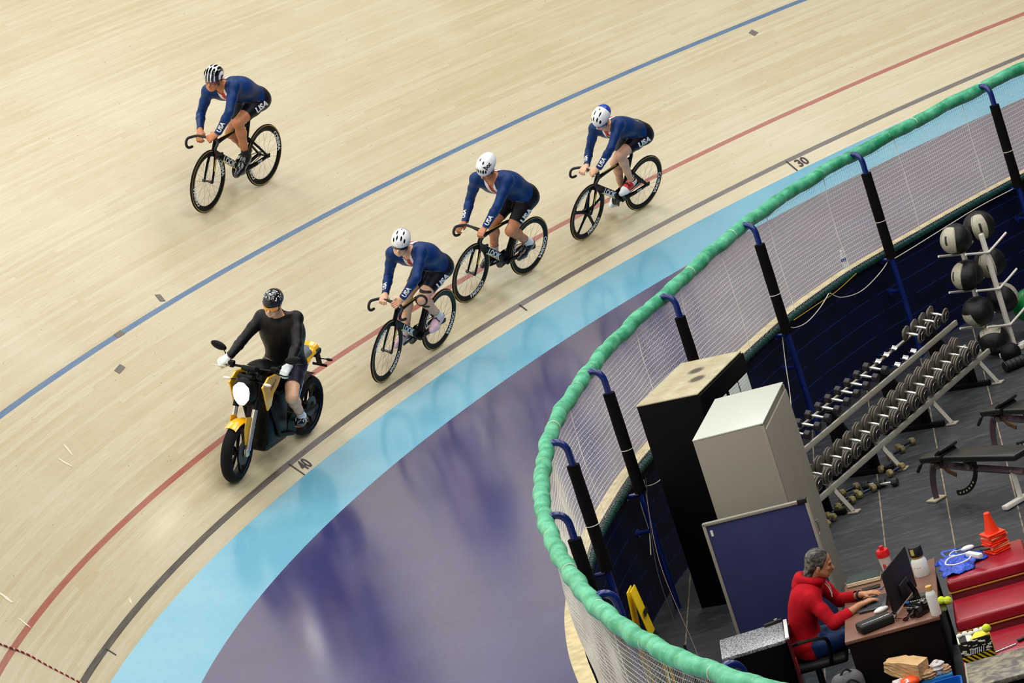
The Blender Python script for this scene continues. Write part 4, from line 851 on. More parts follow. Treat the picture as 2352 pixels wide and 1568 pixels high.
for sg,h in ((1,hl_),(-1,hr_)):
    b=MB(); b.tube([h+V((-.01,.055*sg,0)),h+V((0,-.06*sg,0))],.019,12); b.build('grip',m_tyre,hb)
    b=MB(); b.tube([h+V((.01,-.09*sg,0)),h+V((.055,-.06*sg,-.005)),h+V((.065,.02*sg,-.01)),h+V((.05,.085*sg,-.008))],[.010,.008,.007,.008],8); b.build('lever',m_silver if sg<0 else m_dark,hb)
    b=MB(); b.bbox(h+V((.02,-.105*sg,.03)),(.055,.06,.035),.008); b.bbox(h+V((.0,-.10*sg,.0)),(.05,.045,.05),.01); b.build('control_box',m_mblk,hb)
    mc=V((1.03,-.43,1.175)) if sg<0 else V((1.17,.44,1.215)); b=MB(); b.tube([h+V((0,-.11*sg,.02)),h.lerp(mc,.5)+V((0,-.05*sg,.02)),mc-V((0,.05*sg,.02))],.006,8); ms_=b.build('mirror_stem',m_dark,hb)
    b=MB(); b.ell(mc,(.022,.088,.042),Matrix.Rotation(math.radians(14*sg),3,'X'),20,12); b.build('mirror',m_mblk,ms_)
    b=MB(); sp0=V((1.25,.10*sg,.955)); b.tube([sp0,sp0+V((.01,.07*sg,.0))],.007,8); si=b.build('indicator_stem',m_dark,MC); b=MB(); b.ell(sp0+V((.012,.115*sg,.0)),(.018,.045,.016),None,16,10); b.build('indicator',m_sig,si)
    # yellow side panel with a downward leg
    poly=[(1.17,1.0),(1.0,.985),(.90,.93),(.97,.855),(1.06,.80),(1.105,.69),(1.175,.655),(1.26,.86),(1.30,.93)]
    b=MB(); b.prism(poly,.022,Matrix(((1,0,0,0),(0,.25*sg*-1*0,1,.178*sg),(0,1,0,0),(0,0,0,1)))); sp_=b.build('side_panel',m_myel,MC,smooth=25,bevel=.008)
    if sg>0: text_obj('lettering','ZERO S',.042,mat('black print',(20,20,22),.5),planar((1.08,.1915,.895),(.92,0,-.38) if False else (-.90,0,.30) if False else (.55,0,-.62) if False else (-.80,0,.55),(.55,0,.80)),sp_,bold=.02)
b=MB(); b.tube(spline([V((1.22,0,.93)),V((1.1,0,1.0)),V((.95,0,1.005)),V((.82,0,.95)),V((.72,0,.88))],5),[.08]*6+[.13]*6+[.15]*4+[.12]*5,18,ry=[.04]*6+[.07]*6+[.075]*4+[.06]*5,up=(0,0,1)); mp(b,'tank',m_mblk)
b=MB(); b.tube(spline([V((.80,0,.87)),V((.62,0,.815)),V((.45,0,.80)),V((.3,0,.83))],5),[.09]*5+[.14]*6+[.13]*5,16,ry=[.04]*5+[.05]*11,up=(0,0,1)); mp(b,'seat',m_mat)
b=MB(); b.tube(spline([V((.34,0,.835)),V((.22,0,.88)),V((.08,0,.90)),V((-.0,0,.905))],5),[.125]*5+[.11]*6+[.07]*5,16,ry=[.045]*5+[.05]*6+[.03]*5,up=(0,0,1)); mp(b,'pillion_seat',m_seatg)
b=MB(); b.tube(spline([V((.30,0,.80)),V((.15,0,.845)),V((.0,0,.88)),V((-.12,0,.905))],5),[.13]*6+[.115]*5+[.09]*4+[.045],16,ry=[.055]*6+[.055]*5+[.045]*4+[.02],up=(0,0,1)); mp(b,'tail_unit',m_myel)
b=MB(); b.bbox((-.20,0,.80),(.12,.10,.05),.015,Matrix.Rotation(math.radians(20),3,'Y')); ta=mp(b,'tail_bracket',m_dark); b=MB(); b.ell((-.235,0,.79),(.03,.05,.028)); b.build('tail_lamp',m_tail,ta); b=MB(); b.box((-.29,0,.69),(.02,.05,.15),Matrix.Rotation(math.radians(25),3,'Y')); b.box((-.32,0,.63),(.01,.16,.025)); b.build('plate_holder',m_dark,ta)
for sg in (1,-1):
    b=MB(); b.tube([(-.23,.04*sg,.73),(-.24,.11*sg,.73)],.006,8); b.ell((-.24,.14*sg,.73),(.016,.04,.014)); b.build('rear_indicator',m_dark,ta)
b=MB(); b.bbox((.83,0,.47),(.42,.27,.50),.05); b.bbox((.80,0,.24),(.50,.22,.16),.05); b.bbox((.62,0,.62),(.5,.2,.22),.04); mp(b,'battery_case',m_mblk)
b=MB(); b.cyl((.52,-.13,.30),(.52,.13,.30),.115,28); mp(b,'motor',m_dark)
for sg in (1,-1):
    b=MB(); b.tube([(1.14,.05*sg,.88),(1.02,.15*sg,.62),(.86,.155*sg,.30),(.55,.15*sg,.22)],.022,10); b.tube([(1.12,.06*sg,.90),(.85,.14*sg,.72),(.5,.12*sg,.72),(.15,.09*sg,.80)],.018,10); mp(b,'frame_tube',m_dark)
    b=MB(); b.tube([(.50,.12*sg,.34),(.25,.125*sg,.33),(-.03,.115*sg,.305)],[.030,.032,.026],12,ry=.018,up=(0,1,0)); b.cyl((-.0,.10*sg,.305),(0,.135*sg,.305),.026,16); mp(b,'swingarm',m_dark)
    b=MB(); b.cyl((.50,.13*sg,.33),(.50,.23*sg,.33),.012,10); b.bbox((.50,.21*sg,.34),(.05,.09,.016),.005); mp(b,'footpeg',m_dark)
b=MB(); b.tube([(.34,.05,.42),(.20,.05,.64)],.032,12); mp(b,'shock_absorber',m_silver)
b=MB(); rows=[]
for i in range(9):
    a=math.radians(35+70*i/8); r=MR+.03; rows.append([V((r*math.cos(a),y,MR+r*math.sin(a))) for y in (-.075,-.04,.0,.04,.075)])
b.grid(rows); mp(b,'rear_hugger',m_dark)
# ------------------------------------------------------------ motorcyclist
f,u=fdir(6,-8,0)
P=thing('person','motorcycle rider in black long sleeves, speckled black helmet, orange goggles and white gloves','person',M=frame_M(*FRM['M']))
opt=dict(skin=m_skin2,face=f,upv=u,toeL=(.62,.235,.36),toeR=(.66,-.215,.38),bulk=1.02,arm=.90,curlL=(.35,0,-1),curlR=(.35,0,-1),acrossL=(.0,-1,.0),acrossR=(.0,-1,0),handk=1.12,bow=.02,thigh=1.0)
SKM=SK['M']
fg=figure('M',P,opt); J,hp,sh,tp=fg['J'],fg['hp'],fg['shell'],fg['tpar']; isin=lambda l,*a:np.isin(l,a)
def jers(v,l):
    t=tp(v,J['P'],J['N']); return isin(l,'torso')|(isin(l,'torso_low')&(t>.03))|isin(l,'uparm')|(isin(l,'forearm')&~((v[:,1]>0)&(tp(v,J['LE'],J['LW'])>.98)))|(isin(l,'wrist')&(((v[:,1]>0)&(tp(v,J['LE'],J['LW'])<.97))|((v[:,1]<=0)&(tp(v,J['RE'],J['RW'])<.97))))|(isin(l,'neck')&(np.linalg.norm(v-v3(J['N']),axis=1)<.115))
sh('jersey',.009,jers,m_black)
hipL=J['P']+V((0,.09,-.01)); hipR=J['P']+V((0,-.09,-.01))
sh('shorts',.012,lambda v,l:(isin(l,'torso_low','torso')&(tp(v,J['P'],J['N'])<.06))|(isin(l,'thighL')&(tp(v,hipL,J['LK'])<.66))|(isin(l,'thighR')&(tp(v,hipR,J['RK'])<.66)),m_dshort)
gl=mat('white knit glove',(224,232,230),.8,bump=.3,nscale=60)
for sg in (1,-1):
    n='L' if sg>0 else 'R'
    sh('glove',.006,lambda v,l:isin(l,'hand','hand_palm')&(v[:,1]*sg>0)|(isin(l,'wrist')&(v[:,1]*sg>0)&(tp(v,J[n+'E'],J[n+'W'])>.95)),gl)
    sh('sock',.005,lambda v,l:isin(l,'ankleL' if sg>0 else 'ankleR','foot')&(v[:,1]*sg>0)&(tp(v,J[n+'K'],J[n+'A'])>.62),m_sockw if sg>0 else m_sockb)
    a=J[n+'A']; s_o=sh('shoe',.011,lambda v,l:(isin(l,'foot')&(v[:,1]*sg>0)&(v[:,2]<a.z+.03)),m_shoeb)
    b=MB(); toe=V(opt['toe'+n]); 
    for k in range(3): q=a.lerp(toe,.25+.2*k); b.tube([q+V((.0,.052*sg,-.02)),q+V((.02,.05*sg,.02))],.005,6)
    b.build('stripes',m_print).parent=s_o; b=MB(); heel=a+V((-.07,0,-.07)); b.tube([heel+V((0,0,-.0)),a.lerp(toe,.6)+V((0,0,-.06)),toe+V((.02,0,-.03))],[.034,.04,.03],12,ry=.008,up=(0,0,1)); b.build('sole',mat('gum sole',(150,104,60),.6)).parent=s_o
he=helmet(P,hp,fg['f'],fg['l'],fg['u'],fg['R'],'speck',None)
mv=mat('orange mirror lens',(246,150,20),.08,coat=1,var=.35,nscale=14)
glasses(P,hp,mv,m_blk,z=.006,hgt=.038,wide=.080,name='goggles')
bpy.context.view_layer.update()
# white speckles on the helmet
me=he.data; bvh=BVHTree.FromPolygons([v.co for v in me.vertices],[tuple(p.vertices) for p in me.polygons]); b=MB()
rr=random.Random(3)
for k in range(70):
    a=rr.uniform(-1.7,1.7); e=rr.uniform(.35,1.3); d=(fg['f']*math.cos(a)*math.cos(e)+fg['l']*math.sin(a)*math.cos(e)+fg['u']*math.sin(e)).normalized(); o=hp(-.01,0,.03); h=bvh.ray_cast(o+d*.3,-d,.4)
    if h[0] is None: continue
    n=h[1] if h[1].dot(d)>0 else -h[1]; t=n.orthogonal().normalized(); q=n.cross(t); r=rr.uniform(.003,.006); b.add([h[0]+n*.0015+t*(r*math.cos(2*PI*i/6))+q*(r*1.3*math.sin(2*PI*i/6)) for i in range(6)],[tuple(range(6))])
so=b.build('speckles',m_print,None,smooth=0); so.parent=he
# ------------------------------------------------------------ gym area
def T(a): return math.radians(a)
def Mz(loc,a): M=Matrix.Rotation(a,4,'Z'); M.translation=V(loc); return M
m_cab=mat('beige enamel steel',(150,142,128),.45,var=.03); m_cabt=m_cab
m_bcab=mat('black steel',(2,2,2),.55,spec=.12); m_dust=None
# light steel cabinet: front-left corner (1.19,28.90), along a: short side to (1.79,28.72), long side dir
def cab_axes(A,B): 
    d=(V(B)-V(A)); a=math.atan2(d.y,d.x); return a
CA=cab_axes((1.19,28.90,0),(1.79,28.72,0)); w,dp,h=.628,1.22,1.98
C1=thing('storage_cabinet','tall pale beige steel cabinet standing beside the blue notice board','cabinet',M=Mz((1.19,28.90,0),CA))
b=MB(); b.bbox((w/2-.01,dp/2,h/2),(w-.02,dp,h),.006); b.build('body',m_cab,C1)
b=MB(); b.bbox((w/2,dp/2,h+.006),(w+.004,dp+.004,.014),.004); b.build('top',mat('overhead lit enamel',(194,198,188),.4,var=.03),C1)  # overhead light painted in: top coloured paler than the beige sides
for i,(y0,y1) in enumerate(((.02,dp/2-.003),(dp/2+.003,dp-.02))):
    b=MB(); b.bbox((w+.006,(y0+y1)/2,h/2+.0),(.02,y1-y0,h-.10),.004); dr=b.build('door',m_cab,C1)
    if i==0:
        b=MB(); b.bbox((w+.022,dp/2-.05,.86),(.014,.03,.09),.004); b.tube([(w+.03,dp/2-.05,.88),(w+.06,dp/2-.05,.885),(w+.062,dp/2-.02,.88)],.008,8); b.tube([(w+.045,dp/2-.01,.87),(w+.05,dp/2+.03,.84),(w+.048,dp/2+.03,.76),(w+.045,dp/2-.0,.74)],.005,8); b.build('handle',m_silver,dr)
for y in (.01,dp-.01):
    b=MB(); b.bbox((w-.01,y,h/2),(.03,.02,h-.02),.004); b.build('corner_post',m_cab,C1)
# black cabinet behind, dusty top, papers in its door
def dust_mat():
    N=NT('dusty cabinet top',.6,.3); tc=N.n('ShaderNodeTexCoord'); sp=N.n('ShaderNodeSeparateXYZ'); N.l(tc.outputs['Object'],sp.inputs[0]); n=N.noise(tc.outputs['Object'],5,5,.7)
    col=N.mix(N.ramp(n,.3,.7),H(196,192,160),H(164,154,126))
    def blob(x,y,rx,ry):
        dx=N.math('DIVIDE',N.math('SUBTRACT',sp.outputs[0],x),rx); dy=N.math('DIVIDE',N.math('SUBTRACT',sp.outputs[1],y),ry); return N.ramp(N.math('ADD',N.math('ADD',N.math('MULTIPLY',dx,dx),N.math('MULTIPLY',dy,dy)),N.math('MULTIPLY',n,.6)),.5,1.3,(1,1,1,1),(0,0,0,1))
    w_=N.n('ShaderNodeTexWave'); w_.inputs['Scale'].default_value=1.1; w_.inputs['Distortion'].default_value=2.5; w_.bands_direction='X'; N.l(tc.outputs['Object'],w_.inputs['Vector'])
    col=N.mix(N.math('MULTIPLY',w_.outputs['Fac'],.35),col,H(168,140,112))
    for x,y in ((.30,.82),(.42,.52)): col=N.mix(N.math('MULTIPLY',blob(x,y,.11,.14),.85),col,H(40,34,36))
    N.l(col,N.b.inputs['Base Color']); return N.m
BA=cab_axes((.88,30.76,0),(1.43,30.48,0)); w2,d2,h2=.612,1.21,1.98
C2=thing('metal_locker','tall black steel cabinet with a dusty top and white papers on its doors','cabinet',M=Mz((.88,30.76,0),BA))
b=MB(); b.bbox((w2/2,d2/2,h2/2),(w2,d2,h2),.006); b.build('body',m_bcab,C2)
b=MB(); b.bbox((w2/2,d2/2,h2+.006),(w2+.01,d2+.01,.012),.003); b.build('top',dust_mat(),C2)
m_paper=mat('white paper',(222,228,224),.8)
def paper_mat():
    N=NT('written paper',.8,.2); tc=N.n('ShaderNodeTexCoord'); sp=N.n('ShaderNodeSeparateXYZ'); N.l(tc.outputs['Object'],sp.inputs[0]); r=N.math('FRACT',N.math('MULTIPLY',sp.outputs[2],34.0)); n=N.noise(tc.outputs['Object'],38,3)
    k=N.math('MULTIPLY',N.math('LESS_THAN',r,.3),N.math('GREATER_THAN',n,.5)); N.l(N.mix(N.math('MULTIPLY',k,.6),H(218,226,222),H(120,140,145)),N.b.inputs['Base Color']); return N.m
pm=paper_mat()
for i,(y0,y1) in enumerate(((.02,d2/2-.004),(d2/2+.004,d2-.02))):
    b=MB(); b.bbox((w2+.006,(y0+y1)/2,h2/2-.10),(.02,y1-y0,h2-.22),.004); dr=b.build('door',m_bcab,C2)
    for j in range(2):
        yy=y0+.03+j*.27; b=MB(); b.bbox((w2+.019,yy+.12,h2-.50),(.004,.245,.62),.001); b.build('paper',pm,dr)
b=MB(); b.bbox((w2+.008,d2/2,h2-.09),(.03,d2,.16),.004); b.build('header_panel',m_bcab,C2)
# blue notice board standing on edge in front of the pale cabinet
m_fr=mat('grey aluminium frame',(158,152,140),.4,metal=.2); m_blueb=mat('blue felt board',(38,44,92),.85,var=.10,nscale=3)
PB=thing('notice_board','blue felt notice board in a grey frame standing in front of the pale cabinet','notice board',M=Mz((1.035,28.42,0),T(-17)))
bw,bh=.925,1.38
b=MB(); b.bbox((bw/2,0,bh/2+.02),(bw-.04,.02,bh-.04),.002); b.build('panel',m_blueb,PB)
for n_,c,d in (('frame_side',(.012,0,bh/2+.02),(.028,.04,bh)),('frame_side',(bw-.012,0,bh/2+.02),(.028,.04,bh)),('frame_side',(bw/2,0,bh+.01),(bw,.04,.028)),('frame_side',(bw/2,0,.03),(bw,.04,.028))):
    b=MB(); b.bbox(c,d,.004); b.build(n_,m_fr,PB)
b=MB(); b.bbox((.06,-.012,bh-.075),(.022,.004,.055),.001); b.build('label_sticker',m_paper,PB)
b=MB(); b.bbox((bw-.045,0,bh+.015),(.085,.05,.04),.006); b.build('corner_clamp',m_mat,PB)
# desk
DA=T(80.7); DM=Mz((1.73,26.19,0),DA)   # local x runs along the long side (away), y to the left -> -y is the right
def dl(x,y,z=0): return DM@V((x,y,z))
m_desk=mat('brown desk laminate',(120,82,66),.4,var=.12,nscale=6); m_deskd=mat('dark desk side',(10,5,5),.55,spec=.15)
DK=thing('desk','brown desk with laptop and monitor in front of the seated man','desk',M=DM)
L_,Dp=1.52,.765
b=MB(); b.bbox((L_/2,-Dp/2,.735),(L_,Dp,.03),.006); b.build('desktop',m_desk,DK)
b=MB(); b.bbox((.03,-Dp/2,.36),(.03,Dp-.04,.72),.004); b.build('side_panel',m_deskd,DK)
b=MB(); b.bbox((L_-.03,-Dp/2,.36),(.03,Dp-.04,.72),.004); b.build('side_panel',m_deskd,DK)
b=MB(); b.bbox((L_/2,-Dp+.05,.42),(L_-.08,.02,.58),.004); b.build('modesty_panel',m_deskd,DK)
b=MB(); b.bbox((.26,-Dp/2-.05,.56),(.40,.5,.30),.006); dr=b.build('drawer_unit',m_deskd,DK)
# laptop
m_lap=mat('grey aluminium',(70,72,78),.4,metal=.6); m_key=mat('keyboard black',(20,20,24),.6)
LM=Mz((2.075,26.88,.75),T(-14)); LP=thing('laptop','grey laptop under the hands of the man in red','laptop',M=LM)
b=MB(); b.bbox((.02,0,.012),(.23,.33,.016),.005); b.build('base',m_lap,LP)
b=MB(); 
b.box((.035,0,.0215),(.12,.29,.003)); kb=b.build('keyboard',m_key,LP,smooth=0)
def key_mat():
    N=NT('laptop keys',.6,.3); tc=N.n('ShaderNodeTexCoord'); sp=N.n('ShaderNodeSeparateXYZ'); N.l(tc.outputs['Object'],sp.inputs[0]); a=N.math('FRACT',N.math('MULTIPLY',sp.outputs[0],50.0)); c=N.math('FRACT',N.math('MULTIPLY',sp.outputs[1],50.0)); k=N.math('MAXIMUM',N.math('LESS_THAN',a,.18),N.math('LESS_THAN',c,.18)); N.l(N.mix(k,H(58,60,66),H(14,14,16)),N.b.inputs['Base Color']); return N.m
kb.data.materials[0]=key_mat()
b=MB(); b.bbox((.155,0,.075),(.008,.33,.13),.003,Matrix.Rotation(T(22),3,'Y')); b.build('lid',m_mat,LP)
# monitor: edge line from (2.18,26.40) to (2.46,26.92)
ma=math.atan2(.52,.28); MN=thing('monitor','large black flat monitor on the desk, seen from its edge','monitor',M=Mz((2.32,26.66,.75),ma))
b=MB(); b.bbox((0,0,.195),(.60,.014,.35),.004); b.build('panel',m_mat,MN); b=MB(); b.box((0,.0085,.197),(.58,.003,.33)); b.build('screen',mat('dark screen',(6,6,8),.12),MN)
b=MB(); b.bbox((.02,-.018,.12),(.20,.022,.12),.008); b.build('rear_housing',m_mat,MN)
b=MB(); b.tube([(.03,-.06,.16),(.03,-.09,.08),(.03,-.09,.0)],[.02,.022,.03],10); b.bbox((.03,-.09,.006),(.24,.17,.012),.004); b.build('stand',m_blk,MN)
def item(name,label,cat,loc,rz=0,group=None): return thing(name,label,cat,loc,rz,group)
DT=.7505
m_plw=mat('white plastic',(232,234,230),.35,var=.03); m_plr=mat('red plastic',(206,24,30),.35)
t=item('computer_mouse','white computer mouse right of the laptop','mouse',(2.115,26.65,DT),T(20)); t.scale=(1.2,1.2,1.1); b=MB(); b.ell((0,0,.012),(.055,.032,.02)); b.build('shell',m_plw,t); b=MB(); b.ell((.02,0,.030),(.012,.004,.003)); b.build('wheel',m_lap,t)
t=item('pouch','black zipped pouch lying at the near edge of the desk','pouch',(2.01,26.30,DT),T(12)); b=MB(); b.bbox((0,0,.038),(.29,.15,.076),.022,seg=3); b.build('bag',m_mat,t); b=MB(); b.tube([(-.12,-.04,.077),(0,-.045,.078),(.12,-.04,.077)],.003,6); b.build('zip',m_silver,t); b=MB(); b.tube([(.14,.0,.05),(.17,.02,.06),(.19,0,.04),(.16,-.03,.02)],.007,6); b.build('wrist_strap',m_mat,t)
def bottle_prof(r,h,nr,nh): return [(.001,0),(r*.95,0),(r,.01),(r,h-.05),(r*.92,h-.03),(nr,h-.01),(nr,h+nh)]
t=item('water_bottle','tall white bottle with a wooden cap at the right edge of the desk','bottle',(2.475,26.13,DT)); b=MB(); b.lathe(bottle_prof(.041,.215,.026,.0)+[(.001,.205)],n=28); b.build('body',m_plw,t); b=MB(); b.lathe([(.001,.205),(.027,.205),(.027,.24),(.024,.243),(.001,.243)],n=24); b.build('cap',mat('wooden cap',(206,160,84),.5),t)
t=item('supplement_tub','white supplement tub with black and gold lid behind the monitor','tub',(2.565,27.22,DT)); t.scale=(.86,.86,.9); b=MB(); b.lathe([(.001,0),(.07,0),(.075,.01),(.075,.14),(.055,.17),(.001,.17)],n=32); tb=b.build('body',m_plw,t)
text_obj('lettering','PROTEIN' if False else '= = = =',.03,mat('grey print',(150,154,158),.6),lambda x,y:V((-.0757*math.cos(x/.0757+.9)*1.0,-.0757*math.sin(x/.0757+.9),.09+y)),tb,bold=.01,sub=.01)
b=MB(); b.lathe([(.001,.17),(.057,.17),(.057,.19),(.001,.19)],n=30); b.build('gold_band',mat('gold band',(176,138,36),.4),t); b=MB(); b.lathe([(.001,.19),(.062,.19),(.064,.2),(.064,.27),(.058,.28),(.001,.28)],n=30); ld=b.build('lid',m_mat,t); b=MB(); b.box((-.040,-.052,.24),(.035,.004,.055),rotz(T(-38))); b.build('sticker',mat('gold label',(196,180,110),.5),ld)
t=item('shaker_bottle','clear shaker bottle with a red lid standing behind the monitor','bottle',(2.335,27.54,DT)); t.scale=(1.1,1.1,1.12); b=MB(); b.lathe([(.001,0),(.036,0),(.044,.11),(.046,.14),(.001,.14)],n=28); sb=b.build('cup',mat('milky plastic',(206,196,190),.3),t); text_obj('lettering','B',.05,m_plr,lambda x,y:V((-.0425*math.cos(x/.0425+1.1),-.0425*math.sin(x/.0425+1.1),.07+y)),sb,bold=.04,sub=.01)
b=MB(); b.lathe([(.001,.14),(.05,.14),(.051,.165),(.046,.185),(.044,.19),(.001,.19)],n=28); b.bbox((-.0,0,.205),(.035,.03,.035),.01); b.build('lid',m_plr,t)
t=item('notebook','open-edged notebook with dark green cover on the far end of the desk','notebook',(2.13,27.56,DT),T(-14)); b=MB(); b.box((0,-.002,.020),(.282,.183,.032)); b.build('pages',mat('cream pages',(226,214,178),.8),t,bevel=.003); b=MB(); b.bbox((0,.004,.039),(.285,.185,.005),.002); b.bbox((0,0,.0025),(.285,.185,.005),.002); b.bbox((0,.095,.02),(.285,.005,.04),.002); b.build('cover',mat('dark green cloth',(36,50,46),.7),t); b=MB(); b.tube(spline([(-.13,-.03,.02),(-.17,-.04,.015),(-.19,-.10,.004)],5),.0035,6); b.build('ribbon',m_mat,t)
t=item('smartphone','black smartphone beside the notebook','phone',(2.14,27.31,DT),T(-10)); b=MB(); b.bbox((0,0,.006),(.155,.078,.010),.004); b.build('case',m_mat,t); b=MB(); b.box((0,0,.0115),(.14,.066,.001)); b.build('screen',m_blk,t)
t=item('pen_drive_cable','short cable with blue and white plug near the phone','cable',(2.24,27.22,DT),T(10)); b=MB(); b.tube([(-.05,-.03,.006),(0,0,.008),(.04,.03,.01),(.09,.05,.012)],.003,6); b.build('wire',m_mat,t); b=MB(); b.bbox((-.035,-.02,.008),(.03,.012,.01),.002,rotz(.5)); b.build('plug',mat('blue plug',(40,120,200),.4),t)
t=item('camera','black camera with its strap lying on the desk below the white bottle','camera',(2.38,26.24,DT),T(35)); b=MB(); b.bbox((0,0,.045),(.135,.06,.085),.012); b.bbox((0,0,.095),(.05,.05,.03),.01); b.build('body',m_blk,t); b=MB(); b.cyl((0,.02,.042),(0,.13,.042),.034,24); b.lathe([(.036,.0),(.037,.02),(.03,.022)],c=(0,.1,.042),ax=(0,1,0)); b.build('lens',m_blk,t); b=MB(); b.tube(spline([(-.07,0,.07),(-.12,.05,.02),(-.05,.12,.01),(.06,.16,.01),(.12,.08,.015),(.07,0,.07)],6),.009,6,ry=.003); b.build('strap',m_mat,t)
t=item('sunglasses','dark sunglasses lying left of the camera on the desk','glasses',(2.27,26.22,DT),T(15)); b=MB(); b.ell((-.03,0,.02),(.03,.008,.02)); b.ell((.035,0,.02),(.03,.008,.02)); b.build('lenses_pair'if False else 'lenses',mat('red brown lens',(70,14,18),.1,coat=1),t); b=MB(); b.tube([(-.06,0,.03),(-.06,.12,.01)],.003,6); b.tube([(.065,0,.03),(.07,.12,.01)],.003,6); b.build('temples',m_blk,t)
t=item('braided_cable','black and white braided cable coiled behind the white bottle','cable',(2.50,26.42,DT)); b=MB(); b.tube(spline([(-.16,.16,.02),(-.10,.17,.01),(0,.13,.01),(.06,.04,.01),(.05,-.06,.01),(0,-.14,.01)],8),.007,8)
bc=NT('braided cable',.6,.3); _w=bc.n('ShaderNodeTexWave'); _w.inputs['Scale'].default_value=18; _tc=bc.n('ShaderNodeTexCoord'); bc.l(_tc.outputs['Object'],_w.inputs['Vector']); bc.l(bc.ramp(_w.outputs['Fac'],.45,.55,H(18,18,20),H(190,190,190)),bc.b.inputs['Base Color']); b.build('sleeve',bc.m,t)
b=MB(); b.bbox((-.175,.165,.02),(.03,.02,.014),.003); b.build('plug',mat('blue plug',(40,120,200),.4),t)
t=item('tablet','dark tablet lying under the white bottle at the desk corner','tablet',(2.53,26.22,DT),T(-10)); 
b=MB(); b.bbox((0,0,.004),(.09,.16,.007),.003); b.build('case',mat('slate case',(40,42,50),.5),t); b=MB(); b.box((0,0,.0082),(.08,.15,.001)); b.build('screen',m_blk,t)
# ------------------------------------------------------------ red padded boxes beside the desk
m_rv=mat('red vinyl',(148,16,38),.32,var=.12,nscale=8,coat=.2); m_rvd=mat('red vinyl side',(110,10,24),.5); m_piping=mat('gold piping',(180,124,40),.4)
def redbox(label,c,d,zt,rz):
    t=thing('padded_box',label,'box',(c[0],c[1],0),rz,'red vinyl padded boxes beside the desk')
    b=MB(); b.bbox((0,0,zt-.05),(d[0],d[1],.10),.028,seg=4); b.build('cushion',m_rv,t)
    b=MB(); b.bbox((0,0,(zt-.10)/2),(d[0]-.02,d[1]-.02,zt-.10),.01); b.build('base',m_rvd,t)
    b=MB(); x,y=d[0]/2+.001,d[1]/2+.001; b.tube([(-x,-y,zt-.1),(x,-y,zt-.1),(x,y,zt-.1),(-x,y,zt-.1)],.007,8,closed=True); b.build('piping',m_piping,t); return t
redbox('highest red vinyl padded box, carrying the blue bag and the orange cones',(3.045,26.93),(.66,.61),.80,T(-8.5))
redbox('middle red vinyl padded box with a bare shiny top',(2.955,26.32),(.66,.55),.66,T(-8.5))
redbox('lowest red vinyl padded box, carrying the yellow toolbox',(2.86,25.72),(.66,.58),.52,T(-8.5))
# cones: one upright cone on a stack of flat bases
m_or=mat('orange cone plastic',(246,58,16),.45,var=.05); m_orp=mat('pale orange plastic',(248,140,104),.5)
cxy=(3.185,27.06)
def cone(z,label,m,top=True,rz=0):
    t=thing('training_cone',label,'cone',(cxy[0]+.006*math.sin(z*70),cxy[1]+.006*math.cos(z*90),z),rz,'stacked orange training cones'); b=MB(); b.bbox((0,0,.007),(.165,.165,.013),.005); b.build('base',m,t)
    b=MB(); b.lathe([(.062,.012),(.034,.12),(.026,.175),(.018,.182),(.001,.182)] if top else [(.058,.012),(.052,.030),(.049,.032),(.055,.012)],n=28); b.build('cone_body',m,t); return t
z=.801
for i in range(9): cone(z,'flat-looking orange cone nested in the stack on the red box, under the top cone',[m_or,m_orp][i in (2,3,7)],False,T(20+7*math.sin(i*2.1))); z+=.0165
cone(z,'topmost orange cone of the stack on the red box, its point showing',m_or,True,T(18))
# tennis balls
m_ten=mat('tennis felt',(206,222,40),.9,nscale=120,var=.12,bump=.3)
def tennis(c,label):
    t=thing('tennis_ball',label,'ball',c,0,'yellow tennis balls'); b=MB(); b.ell((0,0,0),.0335,None,24,16); b.build('felt',m_ten,t); b=MB(); b.tube([V((.0335*math.cos(a)*math.cos(.42*math.sin(2*a)),.0335*math.sin(a)*math.cos(.42*math.sin(2*a)),.0335*math.sin(.42*math.sin(2*a)))) for a in [2*PI*i/40 for i in range(40)]],.0012,5,closed=True); b.build('seam',m_plw,t)
tennis((2.603,26.275,.784),'yellow tennis ball between the desk and the middle red box, whole'); tennis((2.560,26.325,.784),'tennis ball half hidden behind the other one by the desk edge'); tennis((2.742,25.47,.738),'tennis ball resting on the yellow and black carton')
# blue bag with chargers
m_bag=mat('royal blue nylon',(14,70,190),.35,var=.25,nscale=14,bump=.8)
t=item('blue_bag','crumpled royal blue bag with white chargers and cables on it','bag',(2.86,27.02,.80),T(-14)); from mathutils import noise as mn
NB=70; vv=[]; zz={}
for i in range(NB+1):
    for k in range(NB+1):
        x=(i/NB-.5)*.46; y=(k/NB-.5)*.56; a=math.atan2(y,x); R0=.20+.035*math.sin(3*a+.6)+.02*math.sin(7*a+2)+(.03 if abs(math.sin(a))>.8 else 0); r=math.hypot(x,y*.86)/R0
        n1=1-abs(mn.noise(V((x*9,y*9,1.3))))*2.2; n2=1-abs(mn.noise(V((x*22,y*20,4.1))))*2.0; h=max(0,1-r**3); z=h**.5*(.028+.026*n1+.012*n2) if h>0 else 0
        zz[i,k]=(x,y,max(z,.001) if r<1 else -1)
b=MB(); idx={}; vs=[]; fs=[]
for key_,p in zz.items():
    if p[2]>=0: idx[key_]=len(vs); vs.append(p)
for i in range(NB):
    for k in range(NB):
        q=[(i,k),(i+1,k),(i+1,k+1),(i,k+1)]
        if all(c in idx for c in q): fs.append(tuple(idx[c] for c in q))
b.add(vs,fs); fbo=b.build('fabric',m_bag,t,smooth=60); sd_=fbo.modifiers.new('s','SOLIDIFY'); sd_.thickness=.003
